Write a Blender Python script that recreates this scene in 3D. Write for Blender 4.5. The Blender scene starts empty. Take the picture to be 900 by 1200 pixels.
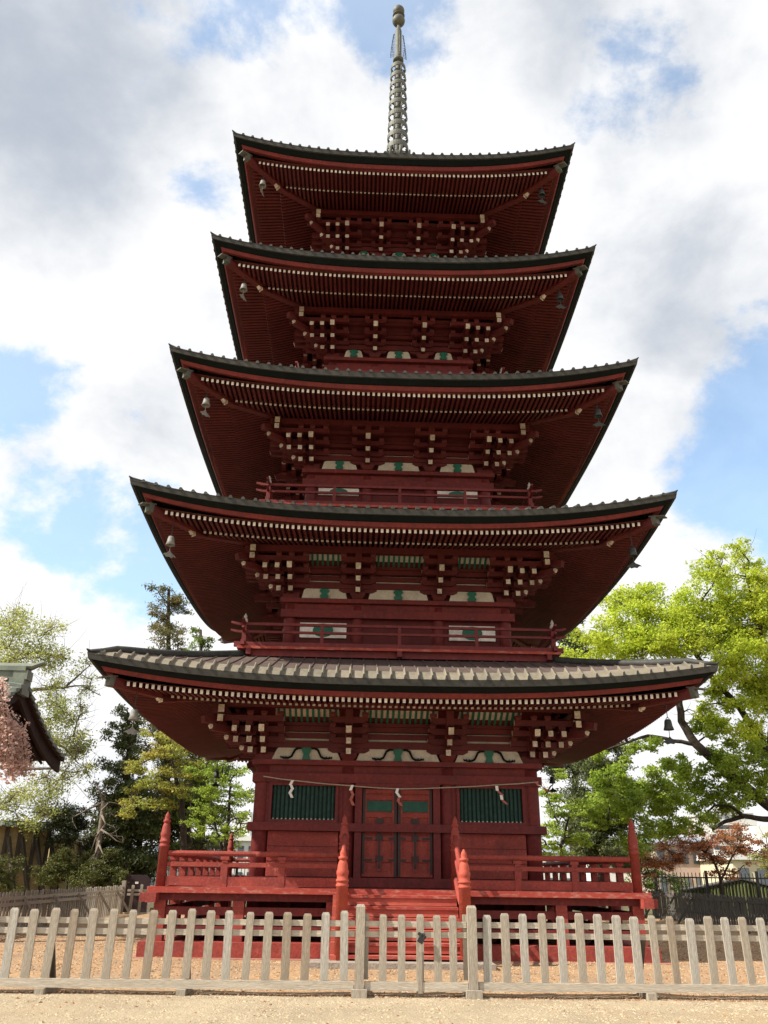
import bpy, math, random
import numpy as np
from mathutils import Vector, Matrix, noise as mnoise

random.seed(7)
rng = np.random.default_rng(11)
SC = bpy.context.scene
COL = SC.collection
R_ = math.radians

# ------------------------------------------------------------------ camera
CAM = np.array([-.8255, -20.554, 1.5]); FPX = 967.4
PITCH, YAW, ROLL = R_(23.685), R_(1.517), R_(.815)
_f = np.array([math.sin(YAW)*math.cos(PITCH), math.cos(YAW)*math.cos(PITCH), math.sin(PITCH)])
_r = np.array([math.cos(YAW), -math.sin(YAW), 0.]); _u = np.cross(_r, _f)
_r, _u = math.cos(ROLL)*_r+math.sin(ROLL)*_u, -math.sin(ROLL)*_r+math.cos(ROLL)*_u
def look(px, py):
    """world direction seen at a point of the 900x1200 photograph"""
    d = _f+_r*(px-450)/FPX-_u*(py-600)/FPX
    return d/np.linalg.norm(d)
def at(px, py, Y):
    """world point on the plane y=Y"""
    d = look(px, py); return CAM+d*(Y-CAM[1])/d[1]
def ppm(Y):           # pixels per metre, roughly, at ground-level depth
    return FPX/((Y-CAM[1])*math.cos(PITCH)+1.)
cam = bpy.data.objects.new('camera', bpy.data.cameras.new('camera'))
COL.objects.link(cam)
cam.matrix_world = Matrix(((_r[0], _u[0], -_f[0], CAM[0]), (_r[1], _u[1], -_f[1], CAM[1]),
                           (_r[2], _u[2], -_f[2], CAM[2]), (0, 0, 0, 1)))
cam.data.sensor_fit = 'VERTICAL'; cam.data.sensor_height = 36.; cam.data.lens = FPX/1200*36
cam.data.clip_end = 3000
SC.camera = cam

# ------------------------------------------------------------------ materials
def mat(name, col, rough=.7, var=.25, scale=3., bump=0., bscale=40., spec=.3, col2=None, metal=0.,
        streak=False, transl=None, grain=None, obj=True, fac=(.35, .7), vcol=False, wear=None):
    m = bpy.data.materials.new(name); m.use_nodes = True
    nt = m.node_tree; N = nt.nodes; L = nt.links
    b = N['Principled BSDF']; b.inputs['Roughness'].default_value = rough
    b.inputs['Metallic'].default_value = metal
    b.inputs['Specular IOR Level'].default_value = spec
    tc = N.new('ShaderNodeTexCoord'); mp = N.new('ShaderNodeMapping')
    L.new(tc.outputs['Object' if obj else 'Generated'], mp.inputs['Vector'])
    if streak: mp.inputs['Scale'].default_value = streak
    n = N.new('ShaderNodeTexNoise'); n.inputs['Scale'].default_value = scale; n.inputs['Detail'].default_value = 6
    n.inputs['Roughness'].default_value = .65
    L.new(mp.outputs[0], n.inputs['Vector'])
    mr = N.new('ShaderNodeMapRange'); mr.inputs[1].default_value = fac[0]; mr.inputs[2].default_value = fac[1]
    L.new(n.outputs['Fac'], mr.inputs[0])
    mix = N.new('ShaderNodeMix'); mix.data_type = 'RGBA'
    c1 = (*col, 1); c2 = (*(col2 if col2 else [c*(1-var) for c in col]), 1)
    mix.inputs[6].default_value = c1; mix.inputs[7].default_value = c2
    L.new(mr.outputs[0], mix.inputs[0])
    out = mix.outputs[2]
    if grain:
        n2 = N.new('ShaderNodeTexNoise'); n2.inputs['Scale'].default_value = grain[0]; n2.inputs['Detail'].default_value = 3
        L.new(mp.outputs[0], n2.inputs['Vector'])
        mr2 = N.new('ShaderNodeMapRange'); mr2.inputs[1].default_value = .3; mr2.inputs[2].default_value = .7
        mr2.inputs[3].default_value = 1-grain[1]; mr2.inputs[4].default_value = 1+grain[1]
        L.new(n2.outputs['Fac'], mr2.inputs[0])
        mu = N.new('ShaderNodeMix'); mu.data_type = 'RGBA'; mu.blend_type = 'MULTIPLY'; mu.inputs[0].default_value = 1
        L.new(out, mu.inputs[6]); L.new(mr2.outputs[0], mu.inputs[7]); out = mu.outputs[2]
    for wr in (wear or ()):
        wc, ws, lo, hi, amt, st = wr
        mw = N.new('ShaderNodeMapping'); mw.inputs['Scale'].default_value = st; L.new(tc.outputs['Object'], mw.inputs['Vector'])
        nw = N.new('ShaderNodeTexNoise'); nw.inputs['Scale'].default_value = ws; nw.inputs['Detail'].default_value = 8; nw.inputs['Roughness'].default_value = .7
        L.new(mw.outputs[0], nw.inputs['Vector'])
        rw = N.new('ShaderNodeMapRange'); rw.inputs[1].default_value = lo; rw.inputs[2].default_value = hi; rw.inputs[4].default_value = amt
        L.new(nw.outputs['Fac'], rw.inputs[0])
        xw = N.new('ShaderNodeMix'); xw.data_type = 'RGBA'; L.new(rw.outputs[0], xw.inputs[0]); L.new(out, xw.inputs[6]); xw.inputs[7].default_value = (*wc, 1); out = xw.outputs[2]
    if vcol:
        # each leaf its own tint
        at_ = N.new('ShaderNodeAttribute'); at_.attribute_name = 'tint'
        mu = N.new('ShaderNodeMix'); mu.data_type = 'RGBA'; mu.blend_type = 'MULTIPLY'; mu.inputs[0].default_value = 1
        L.new(out, mu.inputs[6]); L.new(at_.outputs['Color'], mu.inputs[7]); out = mu.outputs[2]
    L.new(out, b.inputs['Base Color'])
    if bump:
        nb = N.new('ShaderNodeTexNoise'); nb.inputs['Scale'].default_value = bscale; nb.inputs['Detail'].default_value = 4
        L.new(mp.outputs[0], nb.inputs['Vector'])
        bp = N.new('ShaderNodeBump'); bp.inputs['Strength'].default_value = bump; bp.inputs['Distance'].default_value = .02
        L.new(nb.outputs['Fac'], bp.inputs['Height']); L.new(bp.outputs[0], b.inputs['Normal'])
    if transl:
        t = N.new('ShaderNodeBsdfTranslucent'); ms = N.new('ShaderNodeMixShader'); ms.inputs[0].default_value = transl
        L.new(out, t.inputs['Color']); L.new(b.outputs[0], ms.inputs[1]); L.new(t.outputs[0], ms.inputs[2])
        L.new(ms.outputs[0], N['Material Output'].inputs['Surface'])
    return m

M = {}
M['red'] = mat('red_lacquer', (.155, .0215, .0195), .65, .35, 1.6, bump=.2, bscale=30, grain=(14, .2), col2=(.108, .0165, .016), fac=(.38, .66), wear=(((.06, .016, .015), 2.2, .56, .72, .8, (3, 3, .5)), ((.26, .085, .07), 7, .62, .76, .7, (1, 1, 1))))
M['redeave'] = mat('shaded_red_rafter', (.100, .0150, .0140), .65, .35, 1.5, bump=.15, bscale=30, grain=(14, .2))  # same red as the walls, eave shade put into the rafter colour
M['redsoff'] = mat('shaded_red_soffit', (.074, .0115, .0110), .7, .35, 1.5, grain=(10, .2))  # same red again, deeper eave shade painted into the soffit boards
M['redbr'] = mat('shaded_red_bracket', (.105, .0140, .0132), .62, .35, 2.5, bump=.15, bscale=30, grain=(18, .15))  # wall red darkened to paint in the shade among the brackets
M['redworn'] = mat('worn_red_lacquer', (.29, .050, .036), .75, .3, 2.2, bump=.25, bscale=25, col2=(.18, .034, .028), grain=(30, .2), wear=(((.12, .03, .026), 2.5, .55, .72, .8, (2, 2, .8)), ((.44, .20, .15), 6, .60, .74, .75, (1, 1, 1))))
M['redpale'] = mat('bleached_red_edge', (.30, .045, .032), .8, .3, 6, col2=(.42, .24, .19), fac=(.5, .8), grain=(40, .2), streak=(1, 1, 3))
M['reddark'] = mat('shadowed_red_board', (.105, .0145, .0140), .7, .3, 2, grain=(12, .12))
M['cream'] = mat('ivory_paint', (.52, .475, .39), .7, .35, 3, grain=(30, .12))
M['newel'] = mat('bleached_orange_lacquer', (.44, .085, .05), .75, .3, 4, bump=.2, bscale=20, col2=(.33, .06, .042), grain=(30, .12))
M['stairred'] = mat('sun_bleached_step_red', (.43, .10, .068), .8, .3, 3, bump=.2, bscale=20, col2=(.30, .062, .045), grain=(26, .15), streak=(.6, 3, 3))
M['creamend'] = mat('aged_cream_end', (.54, .48, .39), .75, .3, 1.7, col2=(.33, .27, .21), fac=(.42, .6), grain=(25, .25))
M['creamdim'] = mat('greyed_rafter_tip', (.46, .42, .37), .7, .5, 2.2, grain=(25, .15))
M['white'] = mat('white_end_paint', (.78, .73, .66), .65, .42, 2.6, grain=(25, .1))
M['green'] = mat('green_paint', (.018, .13, .085), .55, .35, 5)
M['greenpan'] = mat('dull_green_door_panel', (.018, .085, .058), .65, .4, 4, grain=(16, .2))
M['greendk'] = mat('dark_green_lattice', (.012, .036, .029), .6, .3, 5, grain=(20, .2))
M['lattice'] = mat('window_bar_green', (.034, .085, .070), .65, .35, 6, grain=(14, .25))
M['fascia'] = mat('dark_verdigris_fascia', (.006, .0095, .0095), .85, .4, 3, grain=(20, .2), spec=.12)
M['tile'] = mat('brown_sheet_roof', (.105, .078, .068), .6, .3, 1.2, bump=.15, bscale=12, col2=(.075, .055, .05), grain=(9, .15))
M['tilelip'] = mat('weathered_eave_tile', (.048, .048, .043), .65, .3, 2.2, col2=(.026, .028, .026), grain=(12, .25))
M['tiletop'] = mat('sunlit_pale_tile', (.215, .185, .14), .65, .3, 1.6, col2=(.13, .12, .095), grain=(14, .15))  # sunlit brightness put into the colour of the lowest eave row
M['iron'] = mat('black_iron', (.03, .03, .032), .5, .3, 10)
M['strap'] = mat('dark_door_strap', (.045, .022, .02), .5, .4, 10)
M['bronze'] = mat('bronze_verdigris', (.115, .118, .10), .6, .4, 4, metal=.2, col2=(.065, .07, .06), bump=.2, bscale=25)
M['bellm'] = mat('bell_bronze', (.05, .055, .052), .5, .4, 8, metal=.4)
M['bellw'] = mat('bell_pale_tone', (.22, .22, .205), .6, .4, 8)  # paler bell tone, used at the left front corners
M['stone'] = mat('step_stone', (.33, .28, .235), .9, .35, 4, bump=.5, bscale=30, grain=(40, .2))
M['redstone'] = mat('red_stained_stone', (.34, .12, .09), .9, .35, 5, bump=.4, bscale=25, col2=(.32, .2, .15))
M['dark'] = mat('void_shade_black', (.016, .010, .009), .9, .3, 3)  # black standing for the shade inside the crawl space
M['wood'] = mat('weathered_grey_timber', (.34, .30, .24), .88, .3, 2.2, bump=.35, bscale=14, col2=(.24, .205, .165), streak=(6, 6, .7), grain=(20, .22))
M['woodb'] = mat('silvered_timber', (.38, .355, .31), .88, .3, 2.6, bump=.35, bscale=14, col2=(.27, .25, .215), streak=(6, 6, .7), grain=(20, .24))
M['woodc'] = mat('brown_weathered_timber', (.29, .24, .18), .88, .35, 2.4, bump=.35, bscale=14, col2=(.19, .155, .12), streak=(6, 6, .7), grain=(20, .24))
M['wood2'] = mat('sawn_pale_timber', (.45, .40, .325), .85, .3, 3, bump=.3, bscale=14, col2=(.33, .29, .235), streak=(.7, 6, 6), grain=(20, .18))
M['wooddk'] = mat('dark_brace_timber', (.10, .086, .07), .9, .4, 3, streak=(6, 6, .7), grain=(16, .2))  # one darker brown for braces and props
M['woodgrey'] = mat('dark_grey_board', (.115, .108, .10), .9, .35, 3, streak=(6, 6, .6), grain=(14, .25))
M['bark'] = mat('dark_bark', (.055, .043, .034), .95, .45, 5, bump=.6, bscale=18, grain=(14, .3))
M['barkpale'] = mat('pale_bark', (.21, .175, .14), .95, .45, 4, bump=.5, bscale=16, col2=(.07, .06, .05), grain=(14, .3))
M['barkdead'] = mat('bleached_dead_wood', (.22, .185, .15), .9, .4, 4, bump=.4, bscale=16, grain=(12, .3))
M['paper'] = mat('white_paper', (.80, .77, .73), .9, .1, 5)
M['paperred'] = mat('red_paper', (.42, .13, .10), .9, .2, 5)
M['rope'] = mat('straw_rope', (.40, .36, .28), .9, .3, 30)
M['plaster'] = mat('yellow_plaster', (.42, .33, .17), .9, .3, 1.2, col2=(.30, .235, .125), grain=(10, .12))
M['slate'] = mat('grey_green_tile', (.105, .125, .112), .6, .35, 3, bump=.2, bscale=18, col2=(.19, .215, .175), grain=(8, .2))
M['slatepale'] = mat('pale_copper_ridge', (.19, .215, .165), .6, .35, 3, bump=.2, bscale=18, col2=(.12, .14, .115))
M['maroon'] = mat('maroon_timber', (.035, .014, .012), .8, .4, 3, grain=(10, .2))
M['signp'] = mat('dark_purple_paint', (.035, .02, .025), .5, .3, 3)
M['concrete'] = mat('pale_concrete', (.42, .41, .40), .85, .2, .3, grain=(1.5, .06))
M['pinkwall'] = mat('pink_render', (.46, .34, .29), .9, .2, .3)
M['cremewall'] = mat('cream_render', (.68, .60, .42), .9, .2, .3)
M['whitewall'] = mat('white_render', (.68, .68, .66), .85, .15, .3)
M['glass'] = mat('window_glass', (.09, .11, .13), .15, .3, .5, spec=.6)
M['greyroof'] = mat('blue_grey_roof', (.20, .23, .27), .6, .2, .4)
M['moss'] = mat('mossy_bamboo', (.13, .15, .055), .9, .5, 6, streak=(6, 6, .6), grain=(8, .3))
# foliage
def leafmat(name, col, col2, transl=.35):
    return mat(name, col, .6, .3, .9, transl=transl, spec=.25, col2=col2, vcol=True)
M['lf_yellow'] = leafmat('fresh_yellow_green_leaf', (.54, .61, .07), (.40, .50, .055), .55)
M['lf_green'] = leafmat('bright_maple_leaf', (.36, .46, .07), (.24, .34, .045), .5)
M['lf_mid'] = leafmat('mid_green_leaf', (.20, .27, .06), (.12, .18, .04), .45)
M['lf_pale'] = leafmat('pale_spring_leaf', (.42, .44, .14), (.31, .36, .10), .5)
M['lf_con'] = leafmat('conifer_needle', (.095, .125, .05), (.13, .15, .055), .3)
M['lf_conw'] = leafmat('sunlit_conifer_needle', (.22, .18, .075), (.11, .135, .055), .35)
M['lf_pine'] = leafmat('pine_needle', (.095, .115, .065), (.055, .075, .04), .2)
M['lf_orange'] = leafmat('bronze_maple_leaf', (.42, .35, .085), (.31, .38, .075), .5)
M['lf_red'] = leafmat('red_maple_leaf', (.40, .15, .09), (.42, .23, .09), .45)
M['lf_pink'] = leafmat('faded_cherry_petal', (.72, .54, .48), (.46, .31, .26), .45)
M['lf_shrub'] = leafmat('dark_shrub_leaf', (.10, .115, .035), (.15, .16, .045), .35)

# ------------------------------------------------------------------ mesh builder
class MB:
    def __init__(s): s.v = []; s.f = []; s.m = []; s.arr = None
    def face(s, pts, mi=0):
        b = len(s.v); s.v.extend(tuple(map(float, p)) for p in pts); s.f.append(tuple(range(b, b+len(pts)))); s.m.append(mi)
    def hexa(s, p, mi=0, fm=None):
        """8 corners: bottom 4 ccw, top 4 ccw; fm: dict face->mat  (0 bottom,1 top,2 front(0-1),3 right(1-2),4 back(2-3),5 left(3-0))"""
        b = len(s.v); s.v.extend(tuple(map(float, q)) for q in p)
        F = [(3, 2, 1, 0), (4, 5, 6, 7), (0, 1, 5, 4), (1, 2, 6, 5), (2, 3, 7, 6), (3, 0, 4, 7)]
        for k, q in enumerate(F):
            s.f.append(tuple(b+i for i in q)); s.m.append(fm.get(k, mi) if fm else mi)
    def box(s, x0, x1, y0, y1, z0, z1, mi=0, fm=None):
        s.hexa([(x0, y0, z0), (x1, y0, z0), (x1, y1, z0), (x0, y1, z0), (x0, y0, z1), (x1, y0, z1), (x1, y1, z1), (x0, y1, z1)], mi, fm)
    def beam(s, p0, p1, w, h, mi=0, fm=None, up=(0, 0, 1), w1=None, h1=None):
        """bar from p0 to p1; end at p0 is face 2 (front), at p1 face 4"""
        p0 = np.array(p0, float); p1 = np.array(p1, float); d = p1-p0; d /= np.linalg.norm(d)
        upv = np.array(up, float)
        sd = np.cross(d, upv); n = np.linalg.norm(sd)
        if n < 1e-5: sd = np.array([1., 0, 0]); n = 1
        sd /= n; uv = np.cross(sd, d)
        w1 = w if w1 is None else w1; h1 = h if h1 is None else h1
        a = lambda p, i, j, ww, hh: p+sd*i*ww/2+uv*j*hh/2
        s.hexa([a(p0, -1, -1, w, h), a(p0, 1, -1, w, h), a(p1, 1, -1, w1, h1), a(p1, -1, -1, w1, h1),
                a(p0, -1, 1, w, h), a(p0, 1, 1, w, h), a(p1, 1, 1, w1, h1), a(p1, -1, 1, w1, h1)], mi, fm)
    def tube(s, pts, rad, n=8, mi=0, cap=True):
        pts = [np.array(p, float) for p in pts]
        if not hasattr(rad, '__len__'): rad = [rad]*len(pts)
        b = len(s.v); ref = None
        for i, p in enumerate(pts):
            d = pts[min(i+1, len(pts)-1)]-pts[max(i-1, 0)]; d = d/(np.linalg.norm(d)+1e-9)
            if ref is None:
                ref = np.array([1., 0, 0]) if abs(d[0]) < .8 else np.array([0, 1., 0])
            u = ref-d*(ref@d); u /= np.linalg.norm(u)+1e-9; ref = u; w = np.cross(d, u)
            for k in range(n):
                a = 2*math.pi*k/n
                s.v.append(tuple(p+rad[i]*(math.cos(a)*u+math.sin(a)*w)))
        for i in range(len(pts)-1):
            for k in range(n):
                k2 = (k+1) % n
                s.f.append((b+i*n+k, b+i*n+k2, b+(i+1)*n+k2, b+(i+1)*n+k)); s.m.append(mi)
        if cap:
            s.f.append(tuple(b+k for k in range(n))[::-1]); s.m.append(mi)
            e = b+(len(pts)-1)*n; s.f.append(tuple(e+k for k in range(n))); s.m.append(mi)
    def lathe(s, prof, n=16, loc=(0, 0, 0), mi=0):
        b = len(s.v)
        for r, z in prof:
            for k in range(n):
                a = 2*math.pi*k/n; s.v.append((loc[0]+r*math.cos(a), loc[1]+r*math.sin(a), loc[2]+z))
        for i in range(len(prof)-1):
            for k in range(n):
                k2 = (k+1) % n
                s.f.append((b+i*n+k, b+i*n+k2, b+(i+1)*n+k2, b+(i+1)*n+k)); s.m.append(mi)
        s.f.append(tuple(b+k for k in range(n))[::-1]); s.m.append(mi)
        e = b+(len(prof)-1)*n; s.f.append(tuple(e+k for k in range(n))); s.m.append(mi)
    def ring4(s, r0, r1, z0, z1, mi=0):
        """square frame between half sizes r0<r1, mitred so that nothing overlaps"""
        for k in range(4):
            c, sn = [(1, 0), (0, 1), (-1, 0), (0, -1)][k]
            q = lambda x, y, z: (x*c-y*sn, x*sn+y*c, z)
            s.hexa([q(-r1, -r1, z0), q(r1, -r1, z0), q(r0, -r0, z0), q(-r0, -r0, z0),
                    q(-r1, -r1, z1), q(r1, -r1, z1), q(r0, -r0, z1), q(-r0, -r0, z1)], mi)
    def rot4(s, src, ks=(0, 1, 2, 3)):
        for k in ks:
            c, sn = [(1, 0), (0, 1), (-1, 0), (0, -1)][k]
            b = len(s.v)
            s.v.extend((x*c-y*sn, x*sn+y*c, z) for x, y, z in src.v)
            s.f.extend(tuple(b+i for i in f) for f in src.f); s.m.extend(src.m)
    def build(s, name, mats, parent=None, loc=None, smooth=False, rotz=0):
        me = bpy.data.meshes.new(name)
        me.from_pydata(s.v, [], s.f)
        mats = mats if isinstance(mats, (list, tuple)) else [mats]
        for m in mats: me.materials.append(M[m] if isinstance(m, str) else m)
        me.polygons.foreach_set('material_index', s.m)
        if smooth: me.polygons.foreach_set('use_smooth', [True]*len(s.f))
        me.validate(); me.update()
        o = bpy.data.objects.new(name, me); COL.objects.link(o)
        if loc is not None: o.location = loc
        o.rotation_euler[2] = rotz
        if parent is not None: o.parent = parent
        return o
def dupe(o, parent=None, loc=None, rotz=None):
    c = o.copy(); COL.objects.link(c)
    if parent is not None: c.parent = parent
    if loc is not None: c.location = loc
    if rotz is not None: c.rotation_euler[2] = rotz
    return c
def kids(o): return list(o.children)
def duptree(o, loc=None, rotz=None, parent=None):
    c = dupe(o, parent, loc, rotz)
    for ch in kids(o): duptree(ch, parent=c)
    return c
def tag(o, label, cat, group=None, kind=None):
    o['label'] = label; o['category'] = cat
    if group: o['group'] = group
    if kind: o['kind'] = kind
    return o
def thing(name, label, cat, loc=(0, 0, 0), group=None, rotz=0):
    o = bpy.data.objects.new(name, None); COL.objects.link(o); o.location = loc; o.rotation_euler[2] = rotz
    o.empty_display_size = .2
    return tag(o, label, cat, group)

# ------------------------------------------------------------------ world and sun
SUN = np.array([-1., -.35, .95]); SUN = SUN/np.linalg.norm(SUN)
def build_world():
    w = bpy.data.worlds.new('World'); SC.world = w; w.use_nodes = True
    nt = w.node_tree; N = nt.nodes; L = nt.links; N.clear()
    out = N.new('ShaderNodeOutputWorld')
    sky = N.new('ShaderNodeTexSky'); sky.sky_type = 'NISHITA'; sky.sun_disc = False
    sky.sun_elevation = math.asin(SUN[2]); sky.sun_rotation = math.atan2(SUN[0], SUN[1])
    sky.air_density = 1.; sky.dust_density = 1.0; sky.ozone_density = .6
    bg1 = N.new('ShaderNodeBackground'); bg1.inputs[1].default_value = .15
    # boost the clear blue a little, as over a thin haze
    tn = N.new('ShaderNodeMix'); tn.data_type = 'RGBA'; tn.blend_type = 'MULTIPLY'; tn.inputs[0].default_value = 1; tn.inputs[7].default_value = (.74, 1.06, 1.16, 1)
    L.new(sky.outputs[0], tn.inputs[6]); L.new(tn.outputs[2], bg1.inputs[0])
    tc = N.new('ShaderNodeTexCoord')
    nrm = N.new('ShaderNodeVectorMath'); nrm.operation = 'NORMALIZE'; L.new(tc.outputs['Generated'], nrm.inputs[0])
    sp = N.new('ShaderNodeSeparateXYZ'); L.new(nrm.outputs[0], sp.inputs[0])
    def math_(op, a, b=None, clamp=False):
        n = N.new('ShaderNodeMath'); n.operation = op; n.use_clamp = clamp
        for i, x in enumerate((a, b)):
            if x is None: continue
            if isinstance(x, (int, float)): n.inputs[i].default_value = x
            else: L.new(x, n.inputs[i])
        return n.outputs[0]
    zc = math_('MAXIMUM', sp.outputs[2], 0.0); zz = math_('ADD', zc, .30)
    cx = math_('DIVIDE', sp.outputs[0], zz); cy = math_('DIVIDE', sp.outputs[1], zz)
    cb = N.new('ShaderNodeCombineXYZ'); L.new(cx, cb.inputs[0]); L.new(cy, cb.inputs[1])
    def noise(scale, detail, off, rough=.55, dist=0.):
        mp = N.new('ShaderNodeMapping'); mp.inputs['Location'].default_value = off; mp.inputs['Scale'].default_value = (1, 1, 1.35); L.new(nrm.outputs[0], mp.inputs[0])
        n = N.new('ShaderNodeTexNoise'); n.inputs['Scale'].default_value = scale; n.inputs['Detail'].default_value = detail
        n.inputs['Roughness'].default_value = rough; n.inputs['Distortion'].default_value = dist
        L.new(mp.outputs[0], n.inputs[0]); return n.outputs['Fac']
    n1 = math_('ADD', math_('MULTIPLY', math_('SUBTRACT', noise(5.6, 13, (1.4, 4.2, 2.1), .63, .12), .5), 1.35), .5)
    def patch(px, py, inner, outer):
        d = look(px, py)
        dt = N.new('ShaderNodeVectorMath'); dt.operation = 'DOT_PRODUCT'
        L.new(nrm.outputs[0], dt.inputs[0]); dt.inputs[1].default_value = tuple(d)
        mr = N.new('ShaderNodeMapRange'); mr.interpolation_type = 'SMOOTHSTEP'
        mr.inputs[1].default_value = math.cos(R_(outer)); mr.inputs[2].default_value = math.cos(R_(inner))
        L.new(dt.outputs['Value'], mr.inputs[0]); return mr.outputs[0]
    # breaks of blue and thick grey banks of this afternoon's sky, fixed in world directions
    holes = [(12, 415, 1, 5.5, .34), (25, 490, 0, 4.5, .20), (868, 555, 1, 7, .38), (905, 500, 0, 6, .26), (478, 30, 0, 4.5, .36), (370, -5, 0, 8, .26), (300, 40, 0, 5, .12),
             (150, 40, 0, 4, .08), (745, 85, 0, 6, .16), (230, 660, 0, 7, .24), (130, 640, 0, 7, .22), (60, 590, 0, 5, .16),
             (770, 590, 0, 5, .16), (230, 190, 0, 3, .06), (30, 650, 0, 6, .16), (1050, 500, 2, 12, .2)]
    hs = None
    for px, py, a, b, wgt in holes:
        p = math_('MULTIPLY', patch(px, py, a*.3, b*1.1), wgt*.80); hs = p if hs is None else math_('ADD', hs, p)
    cov = math_('SUBTRACT', math_('ADD', n1, .26), hs)
    mr = N.new('ShaderNodeMapRange'); mr.interpolation_type = 'SMOOTHSTEP'
    mr.inputs[1].default_value = .40; mr.inputs[2].default_value = .62; mr.inputs[3].default_value = .34; L.new(cov, mr.inputs[0])
    cover = mr.outputs[0]
    # body of the clouds: bright tops, blue-grey thick parts
    n2 = noise(4.6, 9, (7.3, -2.2, 1.), .58, .15)
    greys = [(40, 90, 2, 13, .36), (0, 200, 0, 10, .2), (830, 330, 2, 14, .26), (760, 30, 2, 9, .26), (870, 420, 0, 10, .12), (400, 130, 0, 7, .16), (190, 270, 0, 6, .10), (310, 200, 0, 6, .08), (620, 30, 0, 6, .18)]
    gs = None
    for px, py, a, b, wgt in greys:
        p = math_('MULTIPLY', patch(px, py, a, b), wgt); gs = p if gs is None else math_('ADD', gs, p)
    gsum = math_('ADD', math_('MULTIPLY', math_('SUBTRACT', n2, .43), 1.5), gs)
    gr = N.new('ShaderNodeMapRange'); gr.interpolation_type = 'SMOOTHSTEP'; gr.inputs[1].default_value = .02; gr.inputs[2].default_value = .85
    L.new(gsum, gr.inputs[0])
    cm = N.new('ShaderNodeMix'); cm.data_type = 'RGBA'
    cm.inputs[6].default_value = (1.0, 1.0, 1.0, 1); cm.inputs[7].default_value = (.47, .52, .60, 1)
    L.new(gr.outputs[0], cm.inputs[0])
    bg2 = N.new('ShaderNodeBackground'); bg2.inputs[1].default_value = CLOUD
    L.new(cm.outputs[2], bg2.inputs[0])
    ms = N.new('ShaderNodeMixShader'); L.new(cover, ms.inputs[0]); L.new(bg1.outputs[0], ms.inputs[1]); L.new(bg2.outputs[0], ms.inputs[2])
    L.new(ms.outputs[0], out.inputs['Surface'])
CLOUD = .62
build_world()
sun = bpy.data.objects.new('sun', bpy.data.lights.new('sun', 'SUN')); COL.objects.link(sun)
sun.data.energy = 4.9; sun.data.angle = R_(.53); sun.data.color = (1., .925, .80)
sun.rotation_euler = Vector(SUN).to_track_quat('Z', 'Y').to_euler()
sun.location = (-30, -10, 30)
SC.view_settings.view_transform = 'Standard'; SC.view_settings.look = 'None'
SC.view_settings.exposure = .82; SC.view_settings.gamma = 1.0
SC.view_settings.use_curve_mapping = False
SC.render.engine = 'CYCLES'
SC.cycles.max_bounces = 7; SC.cycles.diffuse_bounces = 4; SC.cycles.transmission_bounces = 4; SC.cycles.transparent_max_bounces = 6
SC.cycles.use_denoising = True

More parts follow.
